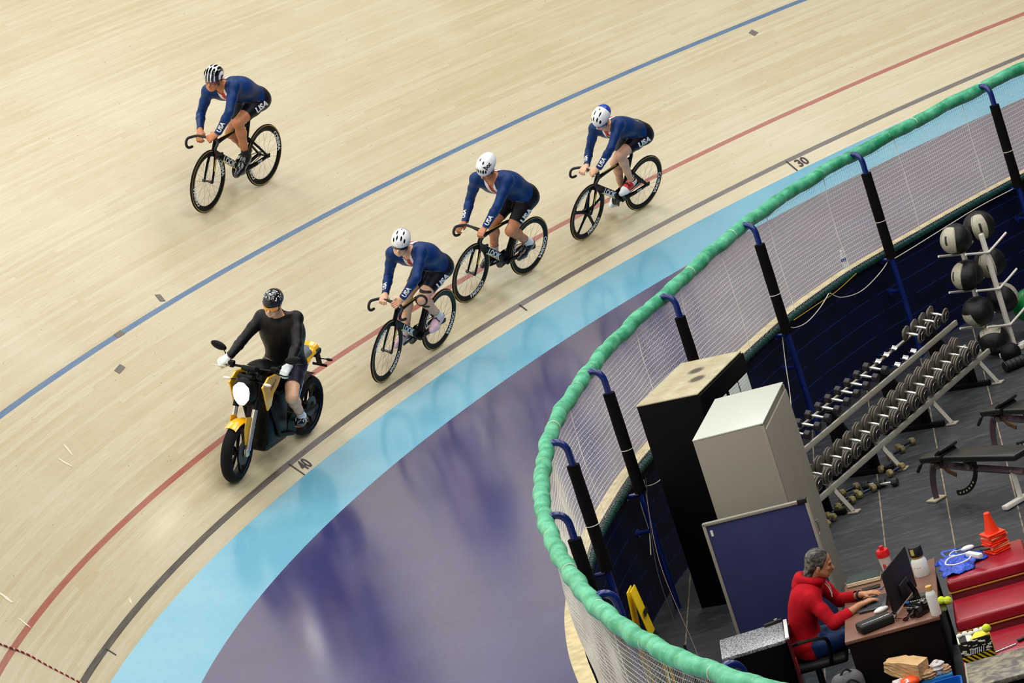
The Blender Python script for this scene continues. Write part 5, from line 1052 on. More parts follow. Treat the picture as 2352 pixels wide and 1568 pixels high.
for sg in (1,-1): b=MB(); b.tube(spline([(.02*sg-.1,.20,.02),(.05*sg-.1,.27,.05),(.0,.30,.03),(.05,.24,.02)],6),.010,8,ry=.003); b.build('handle',m_bag,t)
t=item('charger','white power adapter with looped cable on the blue bag','charger',(2.88,26.90,.875),T(30)); b=MB(); b.bbox((.05,-.09,.018),(.045,.19,.035),.006,rotz(T(-5))); b.build('adapter',m_plw,t); b=MB(); b.tube(spline([(.05,.02,.02),(-.05,.10,.02),(-.15,.04,.012),(-.13,-.07,.01),(-.02,-.10,.012),(.08,-.03,.02)],8),.006,8); b.build('cable',m_plw,t)
t=item('charger','small round white charger puck on the far side of the blue bag','charger',(2.96,27.08,.872),0); b=MB(); b.ell((0,0,.018),(.055,.03,.022)); b.build('body',m_plw,t); b=MB(); b.tube(spline([(-.04,0,.02),(-.12,.03,.02),(-.16,-.02,.01),(-.12,-.05,.01)],6),.004,6); b.build('cable',m_plw,t)
t=item('headset_band','black cable loop hanging over the far edge of the blue bag','cable',(3.06,27.04,.85),0); b=MB(); b.tube(spline([(-.12,.0,.03),(-.02,.05,.02),(.08,.03,.0),(.06,-.04,.0),(-.02,-.06,.02)],8),.006,6); b.build('wire',m_mat,t)
# yellow and black box on the low red box
TB=item('tool_box','yellow and black striped carton full of crumpled tissue on the lowest red box','box',(2.635,25.545,.52),T(-6)); m_yb=mat('yellow card',(236,206,40),.5)
def stripe_mat():
    N=NT('hazard stripe print',.5,.3); tc=N.n('ShaderNodeTexCoord'); sp=N.n('ShaderNodeSeparateXYZ'); N.l(tc.outputs['Object'],sp.inputs[0]); f=N.math('FRACT',N.math('MULTIPLY',N.math('ADD',sp.outputs[0],sp.outputs[2]),24.0)); hz=N.math('LESS_THAN',sp.outputs[2],.05); st=N.math('LESS_THAN',f,.5); n=N.math('GREATER_THAN',N.noise(N.comb(N.math('MULTIPLY',sp.outputs[0],16.0),N.math('MULTIPLY',sp.outputs[2],40.0)),1.0,2),.56)
    col=N.mix(n,H(24,22,22),H(226,220,200)); col=N.mix(hz,col,N.mix(st,H(20,20,20),H(236,196,30))); N.l(col,N.b.inputs['Base Color']); return N.m
b=MB(); b.bbox((0,0,.085),(.25,.17,.17),.004); b.build('carton',stripe_mat(),TB); b=MB(); b.prism([(-.03,-.08),(.124,-.08),(.124,.084),(.03,.084)],.003,Matrix.Translation((0,0,.172))); b.bbox((.127,0,.09),(.004,.17,.16),.001); b.build('flap',m_yb,TB)
b=MB(); text_obj('lettering','CLAREBOUT' if False else 'TOOL BOX' if False else '///////',.06,m_print,planar((0,-.0865,.075),(1,0,0),(0,0,1)),TB,bold=.02)
for i in range(5): b=MB(); b.ell((-.10+.045*i,.06+.012*math.sin(i*2.3),.178),(.024,.022,.018),Matrix.Rotation(i*1.3,3,'X')); b.build('tissue',m_paper,TB)
t=item('pen','thin silver pen lying beside the tennis ball on the lowest red box','pen',(2.84,25.50,.528),T(12)); b=MB(); b.cyl((-.09,0,0),(.09,0,0),.006,8); b.build('barrel',m_silver,t); b=MB(); b.cyl((.09,0,0),(.10,0,0),.003,8); b.build('tip',m_mat,t)
t=item('black_strap','short black handle lying on the lowest red box at the right edge','strap',(3.00,25.58,.521),T(20)); b=MB(); b.bbox((0,0,.012),(.10,.035,.022),.008); b.build('grip',m_mat,t); b=MB(); b.tube([(.05,0,.012),(.12,.01,.01)],.006,6); b.build('webbing',m_mat,t)
# mottled grey counter in the lower right corner
N=NT('mottled grey counter',.45,.4); tc=N.n('ShaderNodeTexCoord'); n1=N.n('ShaderNodeTexNoise'); n1.inputs['Scale'].default_value=9; n1.inputs['Detail'].default_value=6; n1.inputs['Distortion'].default_value=1.2; N.l(tc.outputs['Object'],n1.inputs['Vector']); N.l(N.ramp(n1.outputs[0],.4,.62,H(84,80,78),H(150,142,120)),N.b.inputs['Base Color'])
t=thing('counter','grey mottled counter top at the lower right edge','counter',(2.443,24.804,.03),T(-8.5)); b=MB(); b.bbox((.6,-.27,.70),(1.2,.56,.04),.006); b.build('counter_top',N.m,t); b=MB(); b.bbox((.6,-.28,.34),(1.14,.5,.68),.006); b.build('cabinet_base',m_bcab,t); b=MB(); b.box((.0,-.27,.70),(.012,.57,.045)); b.build('edge_strip',m_fr,t)
# speckled storage box left of the man
N=NT('speckled foil top',.35,.5); tc=N.n('ShaderNodeTexCoord'); vo=N.n('ShaderNodeTexVoronoi'); vo.inputs['Scale'].default_value=75; N.l(tc.outputs['Object'],vo.inputs['Vector']); N.l(N.ramp(vo.outputs['Distance'],.2,.7,H(196,200,202),H(104,108,112)),N.b.inputs['Base Color']); N.b.inputs['Metallic'].default_value=.3; m_spk=N.m
SB=thing('equipment_case','black case with a silver speckled top left of the man','case',(.794,26.773,0),T(-5)); b=MB(); b.bbox((.265,.25,.36),(.51,.48,.72),.008); b.build('case_body',m_bcab,SB); b=MB(); b.bbox((.265,.25,.735),(.53,.50,.03),.005); b.build('top',m_spk,SB)
t=item('clip_holder','small black clip tray on the far corner of the speckled case','tray',(1.29,27.22,.751),T(6)); b=MB(); b.bbox((0,0,.012),(.15,.035,.022),.005); b.build('tray',m_mat,t); b=MB(); b.bbox((.03,0,.03),(.03,.02,.014),.003); b.build('clip',m_silver,t)
SB2=thing('framed_board','thin red and white edged board leaning against the speckled case','board',(1.358,26.84,0),T(84)); b=MB(); b.bbox((0,0,.40),(.48,.022,.79),.004); b.build('board',mat('dark red board',(70,8,14),.35,coat=.3),SB2); b=MB(); b.bbox((0,0,.795),(.48,.03,.02),.003); b.build('top_edge',m_plw,SB2); b=MB(); b.bbox((-.2,-.014,.55),(.06,.006,.12),.002); b.build('sticker',mat('red sticker',(200,30,40),.4),SB2)
# ------------------------------------------------------------ office chair and man
CHM=Mz((1.512,27.08,0),T(-9.3))
CH=thing('office_chair','black office chair carrying the man in the red sweatshirt','chair',M=CHM@Matrix.Translation((-.02,0,0)))
b=MB(); b.bbox((.06,0,.42),(.50,.50,.07),.03,seg=3); b.build('seat',m_mat,CH)
b=MB(); b.bbox((-.155,0,.60),(.035,.40,.22),.015,Matrix.Rotation(T(-6),3,'Y'),seg=3); b.tube([(-.10,0,.40),(-.16,0,.44),(-.155,0,.52)],.018,8); b.build('backrest',m_mat,CH)
for sg in (1,-1):
    b=MB(); b.tube(spline([(-.18,.27*sg,.40),(-.20,.28*sg,.60),(-.10,.285*sg,.655),(.14,.285*sg,.655),(.20,.28*sg,.60),(.17,.27*sg,.41)],5),.016,8); b.build('armrest',m_blk,CH)
b=MB(); b.cyl((.03,0,.08),(.03,0,.40),.028,14); b.build('column',m_blk,CH)
for i in range(5):
    a=2*PI*i/5; b=MB(); b.tube([(.03,0,.10),(.03+.28*math.cos(a),.28*math.sin(a),.065)],[.028,.018],8); lg=b.build('leg',m_blk,CH); b=MB(); b.cyl((.03+.28*math.cos(a)-.015,.28*math.sin(a),.03),(.03+.28*math.cos(a)+.015,.28*math.sin(a),.03),.03,14); b.build('castor',m_mat,lg)
f,u=fdir(-3,-18,0)
m_hood=mat('red sweatshirt fleece',(176,10,28),.85,var=.18,nscale=14,bump=.35,spec=.2)
P=thing('person','man with swept-back grey hair in a red hooded sweatshirt typing at the desk','person',M=CHM)

opt=dict(skin=m_skin3,face=f,upv=u,toeL=(.64,.13,.035),toeR=(.62,-.11,.035),bulk=.90,arm=.96,curlL=(.15,0,-1),curlR=(.15,0,-1),acrossL=(0,-1,0),acrossR=(0,-1,0),flat=True,handk=.98,bow=.05,vox=.005,eyes=False)
fg=figure('D',P,opt); J,hp,sh,tp=fg['J'],fg['hp'],fg['shell'],fg['tpar']; isin=lambda l,*a:np.isin(l,a)
sw=sh('sweatshirt',.014,lambda v,l:(isin(l,'torso','torso_low')&(tp(v,J['P'],J['N'])>-.12)&(v[:,2]>.45)&(v[:,0]<.12)|isin(l,'torso','torso_low')&(tp(v,J['P'],J['N'])>.12))|(isin(l,'thighL','thighR')&(v[:,0]<.02)&(v[:,2]>.52))|isin(l,'uparm')|(isin(l,'forearm')&(((v[:,1]>0)&(tp(v,J['LE'],J['LW'])<.80))|((v[:,1]<=0)&(tp(v,J['RE'],J['RW'])<.62)))),m_hood)
sh('jeans',.009,lambda v,l:isin(l,'thighL','thighR','shinL','shinR','ankleL','ankleR')|(isin(l,'torso_low')&(tp(v,J['P'],J['N'])<.3))|(isin(l,'torso')&(tp(v,J['P'],J['N'])<.3)),m_jean)
for n_,sg in (('L',1),('R',-1)): sh('shoe',.010,lambda v,l:isin(l,'foot')&(v[:,1]*sg>0)&(v[:,2]<.13),m_shoeb)
# hood folded on the back of the neck
Sg=SDF((-.25,-.3,.8),(.4,.3,1.3),.006); N0=J['N']
for i in range(17):
    a=PI*(-.86+1.72*i/16)+PI; a0=PI*(-.86+1.72*max(i-1,0)/16)+PI
    q=lambda a:V(N0)+V((.025+.095*math.cos(a),.092*math.sin(a),.045-.035*math.cos(a)))
    Sg.cone(q(a0),q(a),.028,.028,'h',.02)
Sg.ell(V(N0)+V((-.095,0,.0)),(.05,.095,.075),None,'h',.04); Sg.ell(V(N0)+V((-.055,0,.07)),(.03,.07,.04),None,'h',.03); v_,q_,_=Sg.nets(); np_obj('hood',v_,q_,m_hood,P)
b=MB(); 
for sg in (1,-1): b=MB(); b.tube(spline([V(N0)+V((.10,.03*sg,.02)),V(N0)+V((.145,.035*sg,-.06)),V(N0)+V((.15,.04*sg,-.14))],5),.0035,6); b.build('drawstring',m_plw,P)
# hair swept back, longer at the neck
Sg=SDF(V(hp(0,0,0))-V((.22,.22,.24)),V(hp(0,0,0))+V((.22,.22,.2)),.0045); R_=np.array([[fg['f'][i],fg['l'][i],fg['u'][i]] for i in range(3)])
Sg.ell(hp(-.022,0,.040),(.100,.085,.094),R_,'h',0); Sg.ell(hp(-.075,0,-.03),(.045,.070,.075),R_,'h',.03); Sg.ell(hp(-.088,0,-.10),(.042,.064,.065),R_,'h',.03)
for sg in (1,-1): Sg.ell(hp(.0,.070*sg,.01),(.03,.012,.04),R_,'h',.01)
Sg.ell(hp(.085,0,-.02),(.085,.085,.105),R_,'h',0,sub=True); Sg.ell(hp(.02,.095,-.05),(.05,.03,.045),R_,'h',0,sub=True); Sg.ell(hp(.02,-.095,-.05),(.05,.03,.045),R_,'h',0,sub=True)
N=NT('grey streaked hair',.5,.3); tc=N.n('ShaderNodeTexCoord'); n1=N.n('ShaderNodeTexNoise'); n1.inputs['Scale'].default_value=18; n1.inputs['Detail'].default_value=6; mp_=N.n('ShaderNodeMapping'); mp_.inputs['Scale'].default_value=(.6,2.5,1.6); N.l(tc.outputs['Object'],mp_.inputs['Vector']); N.l(mp_.outputs[0],n1.inputs['Vector']); N.l(N.ramp(n1.outputs[0],.42,.62,H(48,44,42),H(122,118,110)),N.b.inputs['Base Color']); N.bump(n1.outputs[0],.8,.012)
v_,q_,_=Sg.nets(); np_obj('hair',v_,q_,N.m,P)
b=MB(); b.tube([hp(.100,-.028,-.040),hp(.108,0,-.036),hp(.100,.028,-.040)],[.004,.007,.004],8,ry=.004); b.build('moustache',mat('dark moustache',(40,30,26),.8),P)
for sg in (1,-1): b=MB(); b.tube([hp(.088,.016*sg,.024),hp(.090,.032*sg,.030),hp(.080,.05*sg,.024)],.004,6); b.build('eyebrow',mat('dark moustache',(40,30,26),.8),P)
b=MB(); w_,e_=J['LW'],J['LE']; d_=(w_-e_).normalized(); b.torus(w_-d_*.02,d_,.030,.011,24,8); b.build('wristwatch',m_mat,P)
# ------------------------------------------------------------ under and beside the desk
t=item('backpack','grey backpack standing behind the chair at the bottom of the view','backpack',(1.652,26.06,.02),T(10)); b=MB(); b.bbox((0,0,.27),(.26,.17,.54),.075,seg=5); b.build('sack',mat('grey backpack cloth',(92,90,94),.8,bump=.3),t); b=MB(); b.tube(spline([(-.05,-.02,.53),(0,-.03,.575),(.05,-.02,.53)],5),.009,8); b.build('grab_handle',m_mat,t); b=MB(); b.tube(spline([(-.10,-.088,.2),(-.09,-.092,.4),(0,-.09,.5),(.09,-.092,.4),(.10,-.088,.2)],6),.006,6); b.build('zip',m_mat,t); b=MB(); b.bbox((0,-.09,.40),(.05,.01,.02),.003); b.build('patch',m_fr,t)
BN=item('waste_bin','blue plastic waste bin heaped with rubbish by the red boxes','bin',(2.335,25.56,0),T(-8)); m_bin=mat('blue bin plastic',(10,92,186),.35,var=.06)
b=MB(); 
def rrect(w,d,r,z,n=5):
    o=[]
    for cx_,cy_,a0 in ((w-r,d-r,0),(-w+r,d-r,PI/2),(-w+r,-d+r,PI),(w-r,-d+r,1.5*PI)):
        for k in range(n+1): a=a0+PI/2*k/n; o.append(V((cx_+r*math.cos(a),cy_+r*math.sin(a),z)))
    return o
rows=[rrect(.09,.09,.03,.0),rrect(.115,.12,.04,.36),rrect(.125,.13,.045,.365),rrect(.125,.13,.045,.385),rrect(.11,.115,.04,.385),rrect(.085,.085,.03,.01)]
b.grid([r+[r[0]] for r in rows]); b.build('shell',m_bin,BN)
t=item('paper_bag','crumpled brown paper bag lying on its side under the desk front','bag',(2.105,25.93,.46),T(-42)); m_kraft=mat('brown kraft paper',(204,166,116),.75,var=.12,bump=.5,nscale=12)
bm=bmesh.new(); bmesh.ops.create_cube(bm,size=1); bmesh.ops.subdivide_edges(bm,edges=bm.edges[:],cuts=7,use_grid_fill=True); rr=random.Random(5)
for v in bm.verts:
    x=v.co.x; k=1+.0*x; v.co=V((x*.33,v.co.y*.15*(1-.35*(x<-.2)*(-x-.2)*3),v.co.z*.13*(1-.4*(x<-.1)*(-x-.1)*2)))+V((rr.uniform(-1,1),rr.uniform(-1,1),rr.uniform(-1,1)))*(.0055 if x<.2 else .002)
me=bpy.data.meshes.new('paper'); bm.to_mesh(me); bm.free(); me.materials.append(m_kraft); o=bpy.data.objects.new('paper',me); COL.objects.link(o); o.parent=t; o.location=(0,0,.03); o.rotation_euler=(0,T(8),0)
b=MB(); b.tube([(-.15,-.05,.02),(-.17,0,.04),(-.15,.05,.02)],.008,6); b.build('torn_edge',m_kraft,t)
m_cr=mat('crumpled white tissue',(214,206,204),.8,var=.1,bump=.6,nscale=30); m_crt=mat('crumpled tan paper',(196,160,120),.8,bump=.6,nscale=30)
def crumple(c,r,m,label,seed,sc=(1,1,1),cat='paper',name='crumpled_paper'):
    rr=random.Random(seed); bm=bmesh.new(); bmesh.ops.create_icosphere(bm,subdivisions=3,radius=r)
    for v in bm.verts:
        n=v.co.normalized(); k=1+.16*math.sin(n.x*7+seed)*math.cos(n.y*9+seed)+.12*math.sin(n.z*11+seed*2)+rr.uniform(-.07,.07); v.co=V((v.co.x*k*sc[0],v.co.y*k*sc[1],v.co.z*k*sc[2]))
    me=bpy.data.meshes.new(name); bm.to_mesh(me); bm.free(); me.materials.append(m); o=bpy.data.objects.new(name,me); o.location=c; COL.objects.link(o); tag(o,label,cat); return o
crumple((2.335,25.86,.43),.06,m_cr,'white crumpled tissue on top of the rubbish behind the blue bin',1)
crumple((2.245,25.83,.41),.05,m_crt,'tan crumpled wrapper on the left of the heap behind the bin',4,(1.3,1,.8))
crumple((2.39,25.84,.40),.04,m_crt,'small tan crumpled paper beside the white tissue behind the bin',9,(1,1,1.1))
crumple((2.02,25.84,.40),.06,m_cr,'white crumpled plastic left of the orange packet, under the paper bag',7,(1.2,1,.8))
t=item('orange_packet','round orange packet marked 2 under the brown paper bag','packet',(2.09,25.80,.39),T(0)); b=MB(); b.ell((0,0,.02),(.085,.065,.045)); b.build('wrapper',mat('orange wrapper',(246,84,20),.4),t)
text_obj('lettering','2',.06,m_plw,lambda x,y:V((x-.02,-.045+y*.6,.02+.045*math.sqrt(max(0,1-((x-.02)/.085)**2-((-.045+y*.6)/.065)**2))+.003)),t,bold=.05,sub=.01)
t=item('blue_carton','blue carton stuffed with paper standing behind the blue bin','carton',(2.31,25.84,0),T(-8)); b=MB(); b.bbox((0,0,.19),(.24,.13,.38),.004); b.build('box',mat('blue card',(20,110,180),.5),t); b=MB(); b.bbox((-.125,0,.40),(.008,.12,.08),.002); b.build('flap',mat('blue card',(20,110,180),.5),t)
t=item('rubbish_sack','grey plastic rubbish sack under the brown paper bag','sack',(2.03,25.86,0),0)
Sg=SDF((-.25,-.2,-.05),(.25,.2,.4),.008); rr=random.Random(2)
for i in range(16): Sg.cone((rr.uniform(-.12,.12),rr.uniform(-.08,.08),rr.uniform(.06,.2)),(rr.uniform(-.12,.12),rr.uniform(-.08,.08),rr.uniform(.08,.26)),.06,.045,'b',.02)
v_,q_,_=Sg.nets(); np_obj('plastic',v_,q_,mat('grey plastic film',(120,116,118),.3,bump=.5),t); b=MB(); b.tube([(-.1,0,.24),(-.14,0,.30),(-.17,0,.33)],[.03,.012,.025],8); b.build('tied_neck',mat('grey plastic film',(120,116,118),.3),t)
# yellow caution sign near the fence
YS=thing('caution_sign','yellow folding floor sign with black markings behind the green rail','sign',M=Mz((.30,28.82,.0),T(74))@Matrix.Translation((0,0,0))); m_ys=mat('yellow sign plastic',(240,204,16),.4)
for sg in (1,-1):
    b=MB(); b.bbox((0,.05*sg,.62),(.20,.012,.66),.004,Matrix.Rotation(T(6*sg),3,'X')); pn=b.build('panel',m_ys,YS)
    b=MB(); b.box((0,.065*sg,.72),(.16,.003,.05),Matrix.Rotation(T(6*sg),3,'X')); b.box((0,.078*sg,.50),(.16,.003,.05),Matrix.Rotation(T(6*sg),3,'X')); b.build('black_band',m_mat,pn)
    for x in (-.08,.08): b=MB(); b.box((x,.09*sg,.15),(.03,.012,.32)); b.build('leg',m_ys,YS)
# loose cables on the floor by the fence
def wire(label,P,m,r=.004): b=MB(); b.tube(spline(P,8),r,6); o=b.build('cable',m); tag(o,label,'cable')
wire('thin tan cable running from the blue bracket down to the floor and the speckled case',[fc(3.3,-.14,FZ-.02),(.62,29.5,.9),(.66,28.6,.35),(.66,27.9,.02),(.72,27.3,.01),(.80,26.75,.02)],mat('tan cable',(130,104,84),.6),.0028)
wire('thin dark cable hanging beside the tan one from the blue bracket',[fc(3.35,-.15,FZ-.02),(.58,29.5,.85),(.58,28.7,.3),(.55,28.0,.05)],m_mat,.003)
t=thing('tripod_stand','small black folded stand with knobs beside the fence wall','stand',(.56,27.45,0),0)
for i in range(3): a=2*PI*i/3; b=MB(); b.tube([(0,0,.42),(.07*math.cos(a),.07*math.sin(a),.0)],.012,8); b.build('leg',m_mat,t)
b=MB(); b.cyl((0,0,.30),(0,0,.75),.012,10); b.build('column',m_mat,t); b=MB(); b.ell((0,0,.6),(.025,.025,.02)); b.build('knob',m_silver,t)
# ------------------------------------------------------------ dumbbell rack
m_rk=mat('grey powder coat',(166,160,148),.45,var=.05); m_rkd=mat('rack dark steel',(14,11,13),.55,spec=.2); m_iron=mat('iron grey',(108,100,90),.55,var=.25,nscale=50); m_ironb=mat('black iron',(16,14,15),.4); m_hexm=mat('black hex rubber',(34,30,32),.55,var=.1); m_chr=mat('chrome grip',(214,214,208),.22,metal=.75)
RA_=math.atan2(34.8-32.01,4.27-2.3); RO=V((2.3,32.01,0)); RMx=Mz(RO,RA_)
RK=thing('dumbbell_rack','long grey two-tier rack loaded with dumbbells along the navy wall','rack',M=RMx)
RL0,RL1=-.25,4.12
def shelf(y,z,tilt,nm):
    R=Matrix.Rotation(tilt,3,'X'); b=MB()
    for yy in (-.0,.26): b.bbox(V(((RL0+RL1)/2,y,z))+R@V((0,yy,0)),(RL1-RL0,.028,.022),.004,R)
    o=b.build(nm,m_rk,RK); 
    return R,o
TL=T(18)
R1_,sh1=shelf(.0,.30,TL,'lower_shelf'); R2_,sh2=shelf(.27,.66,TL,'upper_shelf')
b=MB(); b.bbox((1.935,-.012,.285),(4.37,.006,.055),.002); b.build('front_lip',m_rk,RK); b=MB(); b.bbox((1.935,.258,.645),(4.37,.006,.055),.002); b.build('front_lip',m_rk,RK)
for x in (.30,1.42,2.66,3.85):
    b=MB(); b.tube([(x,-.13,.02),(x,.03,.30),(x,.12,.36)],.028,4,up=(1,0,0)); b.build('leg',m_rk,RK)
    b=MB(); b.bbox((x,-.14,.012),(.09,.11,.018),.004); b.build('foot',m_rk,RK)
    b=MB(); b.prism([(.10,.03),(.52,.03),(.52,.70),(.42,.70)],.03,Matrix(((0,0,1,x),(1,0,0,0),(0,1,0,0),(0,0,0,1)))); b.bbox((x,.14,.20),(.03,.10,.30),.004); b.build('upright',m_rkd,RK)
    b=MB(); b.bbox((x,.30,.03),(.05,.7,.05),.004); b.build('ground_beam',m_rkd,RK)
def lathex(b,prof,x=0): b.lathe(prof,c=(0,x,0),ax=(0,1,0),n=28)
def plate_db(r,n,L=.13):
    t=bpy.data.objects.new('dumbbell',None); COL.objects.link(t)
    b=MB(); b.lathe([(.014,-L/2-.01),(.014,-.035),(.018,0),(.014,.035),(.014,L/2+.01)],ax=(0,1,0),n=16); b.build('handle',m_chr,t)
    for sg in (1,-1):
        x=L/2
        for k in range(n):
            b=MB(); b.lathe([(.012,(x)*sg),(r*.9,(x)*sg),(r,(x+.004)*sg),(r,(x+.014)*sg),(r*.9,(x+.0185)*sg),(r*.82,(x+.013)*sg),(.012,(x+.012)*sg)],ax=(0,1,0),n=30); b.build('plate',m_iron if k<n else m_ironb,t); x+=.025
        b=MB(); b.lathe([(.001,(x+.016)*sg),(r*.42,(x+.016)*sg),(r*.5,(x+.010)*sg),(r*.62,(x+.008)*sg),(r*.68,(x)*sg),(.02,(x)*sg)],ax=(0,1,0),n=30); b.build('end_cap',m_chr if False else m_ironb,t)
        b=MB(); b.torus((0,(x+.007)*sg,0),(0,1,0),r*.60,.003,n=30,m=6); b.build('rim_ring',m_chr,t)
    return t
def hexprof(r): return [(r*math.cos(PI/6+PI/3*k),r*math.sin(PI/6+PI/3*k)) for k in range(6)]
def hex_db(r,L=.13,m=None,hl=.062,mh=None):
    t=bpy.data.objects.new('dumbbell',None); COL.objects.link(t)
    b=MB(); b.lathe([(.012,-L/2-.01),(.013,-.035),(.017,0),(.013,.035),(.012,L/2+.01)],ax=(0,1,0),n=16); b.build('handle',mh or m_chr,t)
    for sg in (1,-1):
        b=MB(); M=Matrix(((1,0,0,0),(0,0,1,(L/2+hl/2)*sg),(0,-1,0,0),(0,0,0,1))); b.prism(hexprof(r),hl,M); b.build('head',m or m_hexm,t,smooth=0,bevel=.010)
    return t
def put(t,M,label,group): t.matrix_world=M; tag(t,label,'dumbbell',group); return t
def rack_M(x,R,y,z,r): return RMx@(Matrix.Translation(V((x,y,z))+R@V((0,.13,r*.95+.02)))@R.to_4x4())
used={}
def inst(key,mk,M,label,group):
    if key in used: t=dup(used[key])
    else: t=mk(); used[key]=t
    return put(t,M,label,group)
ordn=['leftmost','second','third','fourth','fifth','sixth','seventh','eighth','ninth','tenth','eleventh','twelfth','thirteenth','fourteenth','fifteenth','sixteenth','seventeenth','eighteenth','nineteenth']
for i in range(18):
    x=.03+.2206*i; n=3 if i>7 else 2; r=.078+.0009*i
    key='p%d_%d'%(n,i//6); rr_={0:.084,1:.088,2:.092}[i//6]
    inst(key,lambda:plate_db(rr_,n,.145),rack_M(x,R1_,0,.315,rr_),('leftmost' if i==0 else 'rightmost' if i==17 else ordn[i]+' from the left')+' plate dumbbell on the lower tier of the rack','plate dumbbells on the lower tier')
for i in range(11):
    x=.14+.226*i; inst('hex',lambda:hex_db(.050,.14),rack_M(x,R2_,.27,.675,.048),('leftmost' if i==0 else 'rightmost' if i==10 else ordn[i]+' from the left')+' black hex dumbbell on the upper tier','black hex dumbbells on the upper tier')
for k,i in enumerate(range(3)):
    x=2.68+.20*i
    for yy in (.03,.24):
        b=MB(); rows=[]
        for a in range(7): an=PI*(.15+.7*a/6)+PI; rows.append([V((x+.05*math.cos(an),y_,.055+.05*math.sin(an))) for y_ in (yy-.03,yy+.03)])
        rows=[[V((p.x,0,0))+R2_@V((0,p.y,p.z))+V((0,.27,.675)) for p in r] for r in rows]; b.grid(rows); b.build('saddle',m_chr,RK)
for i in range(4):
    x=3.34+.205*i; inst('tp',lambda:plate_db(.080,1,.15),rack_M(x,R2_,.27,.675,.08),['leftmost','second','third','rightmost'][i]+' of the four plate dumbbells at the right end of the upper tier','plate dumbbells on the upper tier')
# dumbbells on the floor below the rack
m_camo=mat('worn khaki iron',(128,118,74),.5,var=.5,nscale=30); m_navyg=mat('navy grip',(14,24,50),.4)
fl_db=[((2.79,32.62),25,'k'),((3.0,32.66),150,'b'),((2.90,32.78),150,'b'),((2.62,32.62),20,'k'),((2.66,32.86),25,'k'),((2.55,32.45),25,'k'),((2.40,32.28),40,'k'),((2.33,32.05),60,'k'),((3.27,33.62),35,'k'),((3.40,33.80),25,'k'),((3.12,33.25),30,'k'),((3.16,33.02),35,'k')]
names=['khaki dumbbell on the floor beside the black pair under the rack','black hex dumbbell on the floor, nearer the open floor of the pair','black hex dumbbell on the floor, nearer the rack of the pair','khaki dumbbell on the floor in the middle of the left cluster','khaki dumbbell on the floor at the back of the left cluster','khaki dumbbell on the floor at the front of the left cluster','khaki dumbbell on the floor close to the pale cabinet','khaki dumbbell on the floor nearest the pale cabinet','khaki dumbbell on the floor between two rack legs, left of a pair','khaki dumbbell on the floor next to the third rack leg','khaki dumbbell on the floor behind the second rack leg','khaki dumbbell on the floor just right of the second rack leg']
for ((x,y),a,k),lb in zip(fl_db,names):
    M=Mz((x,y,.040),T(a-90+0)); inst('f'+k,(lambda:hex_db(.042,.12,m_camo,.05,m_navyg)) if k=='k' else (lambda:hex_db(.045,.12)),M@Matrix.Rotation(T(30),4,'Y'),lb,'dumbbells on the floor under the rack')
# ------------------------------------------------------------ medicine ball tree
m_wht=mat('white powder coat',(226,220,210),.4,var=.05)
TA=T(36.5); TM=Mz((5.06,36.2,0),TA); TR=thing('ball_rack','white upright rack with angled arms holding medicine balls','rack',M=TM)
for y in (0,.34):
    b=MB(); b.bbox((0,y,.66),(.045,.045,1.30),.006); b.build('post',m_wht,TR)
    for z in (1.10,.69,.28):
        for sg in (1,-1):
            b=MB(); b.tube([(0,y-.03*(1 if y==0 else -1),z),(.17*sg,y-.03*(1 if y==0 else -1),z+.05),(.33*sg,y-.03*(1 if y==0 else -1),z+.10)],[.013,.013,.013],8); b.build('arm',m_wht,TR)
b=MB(); b.bbox((0,.17,.03),(.06,.60,.05),.006); b.bbox((0,-.05,.03),(.55,.06,.05),.006); b.bbox((0,.39,.03),(.55,.06,.05),.006); b.build('base',m_wht,TR)
def ball_mat(nm,dark,light,s):
    N=NT(nm,.5,.4); tc=N.n('ShaderNodeTexCoord'); sp=N.n('ShaderNodeSeparateXYZ'); N.l(tc.outputs['Object'],sp.inputs[0]); n=N.noise(tc.outputs['Object'],20,4)
    col=N.mix(N.ramp(n,.3,.7),H(*dark),H(*[min(255,c+14) for c in dark])); N.l(col,N.b.inputs['Base Color']); N.bump(n,.5,.01); return N.m
m_bd=ball_mat('black ball vinyl',(9,7,8),None,0); m_bl2=mat('pale ball panel',(176,170,150),.55,var=.12,nscale=30,bump=.3)
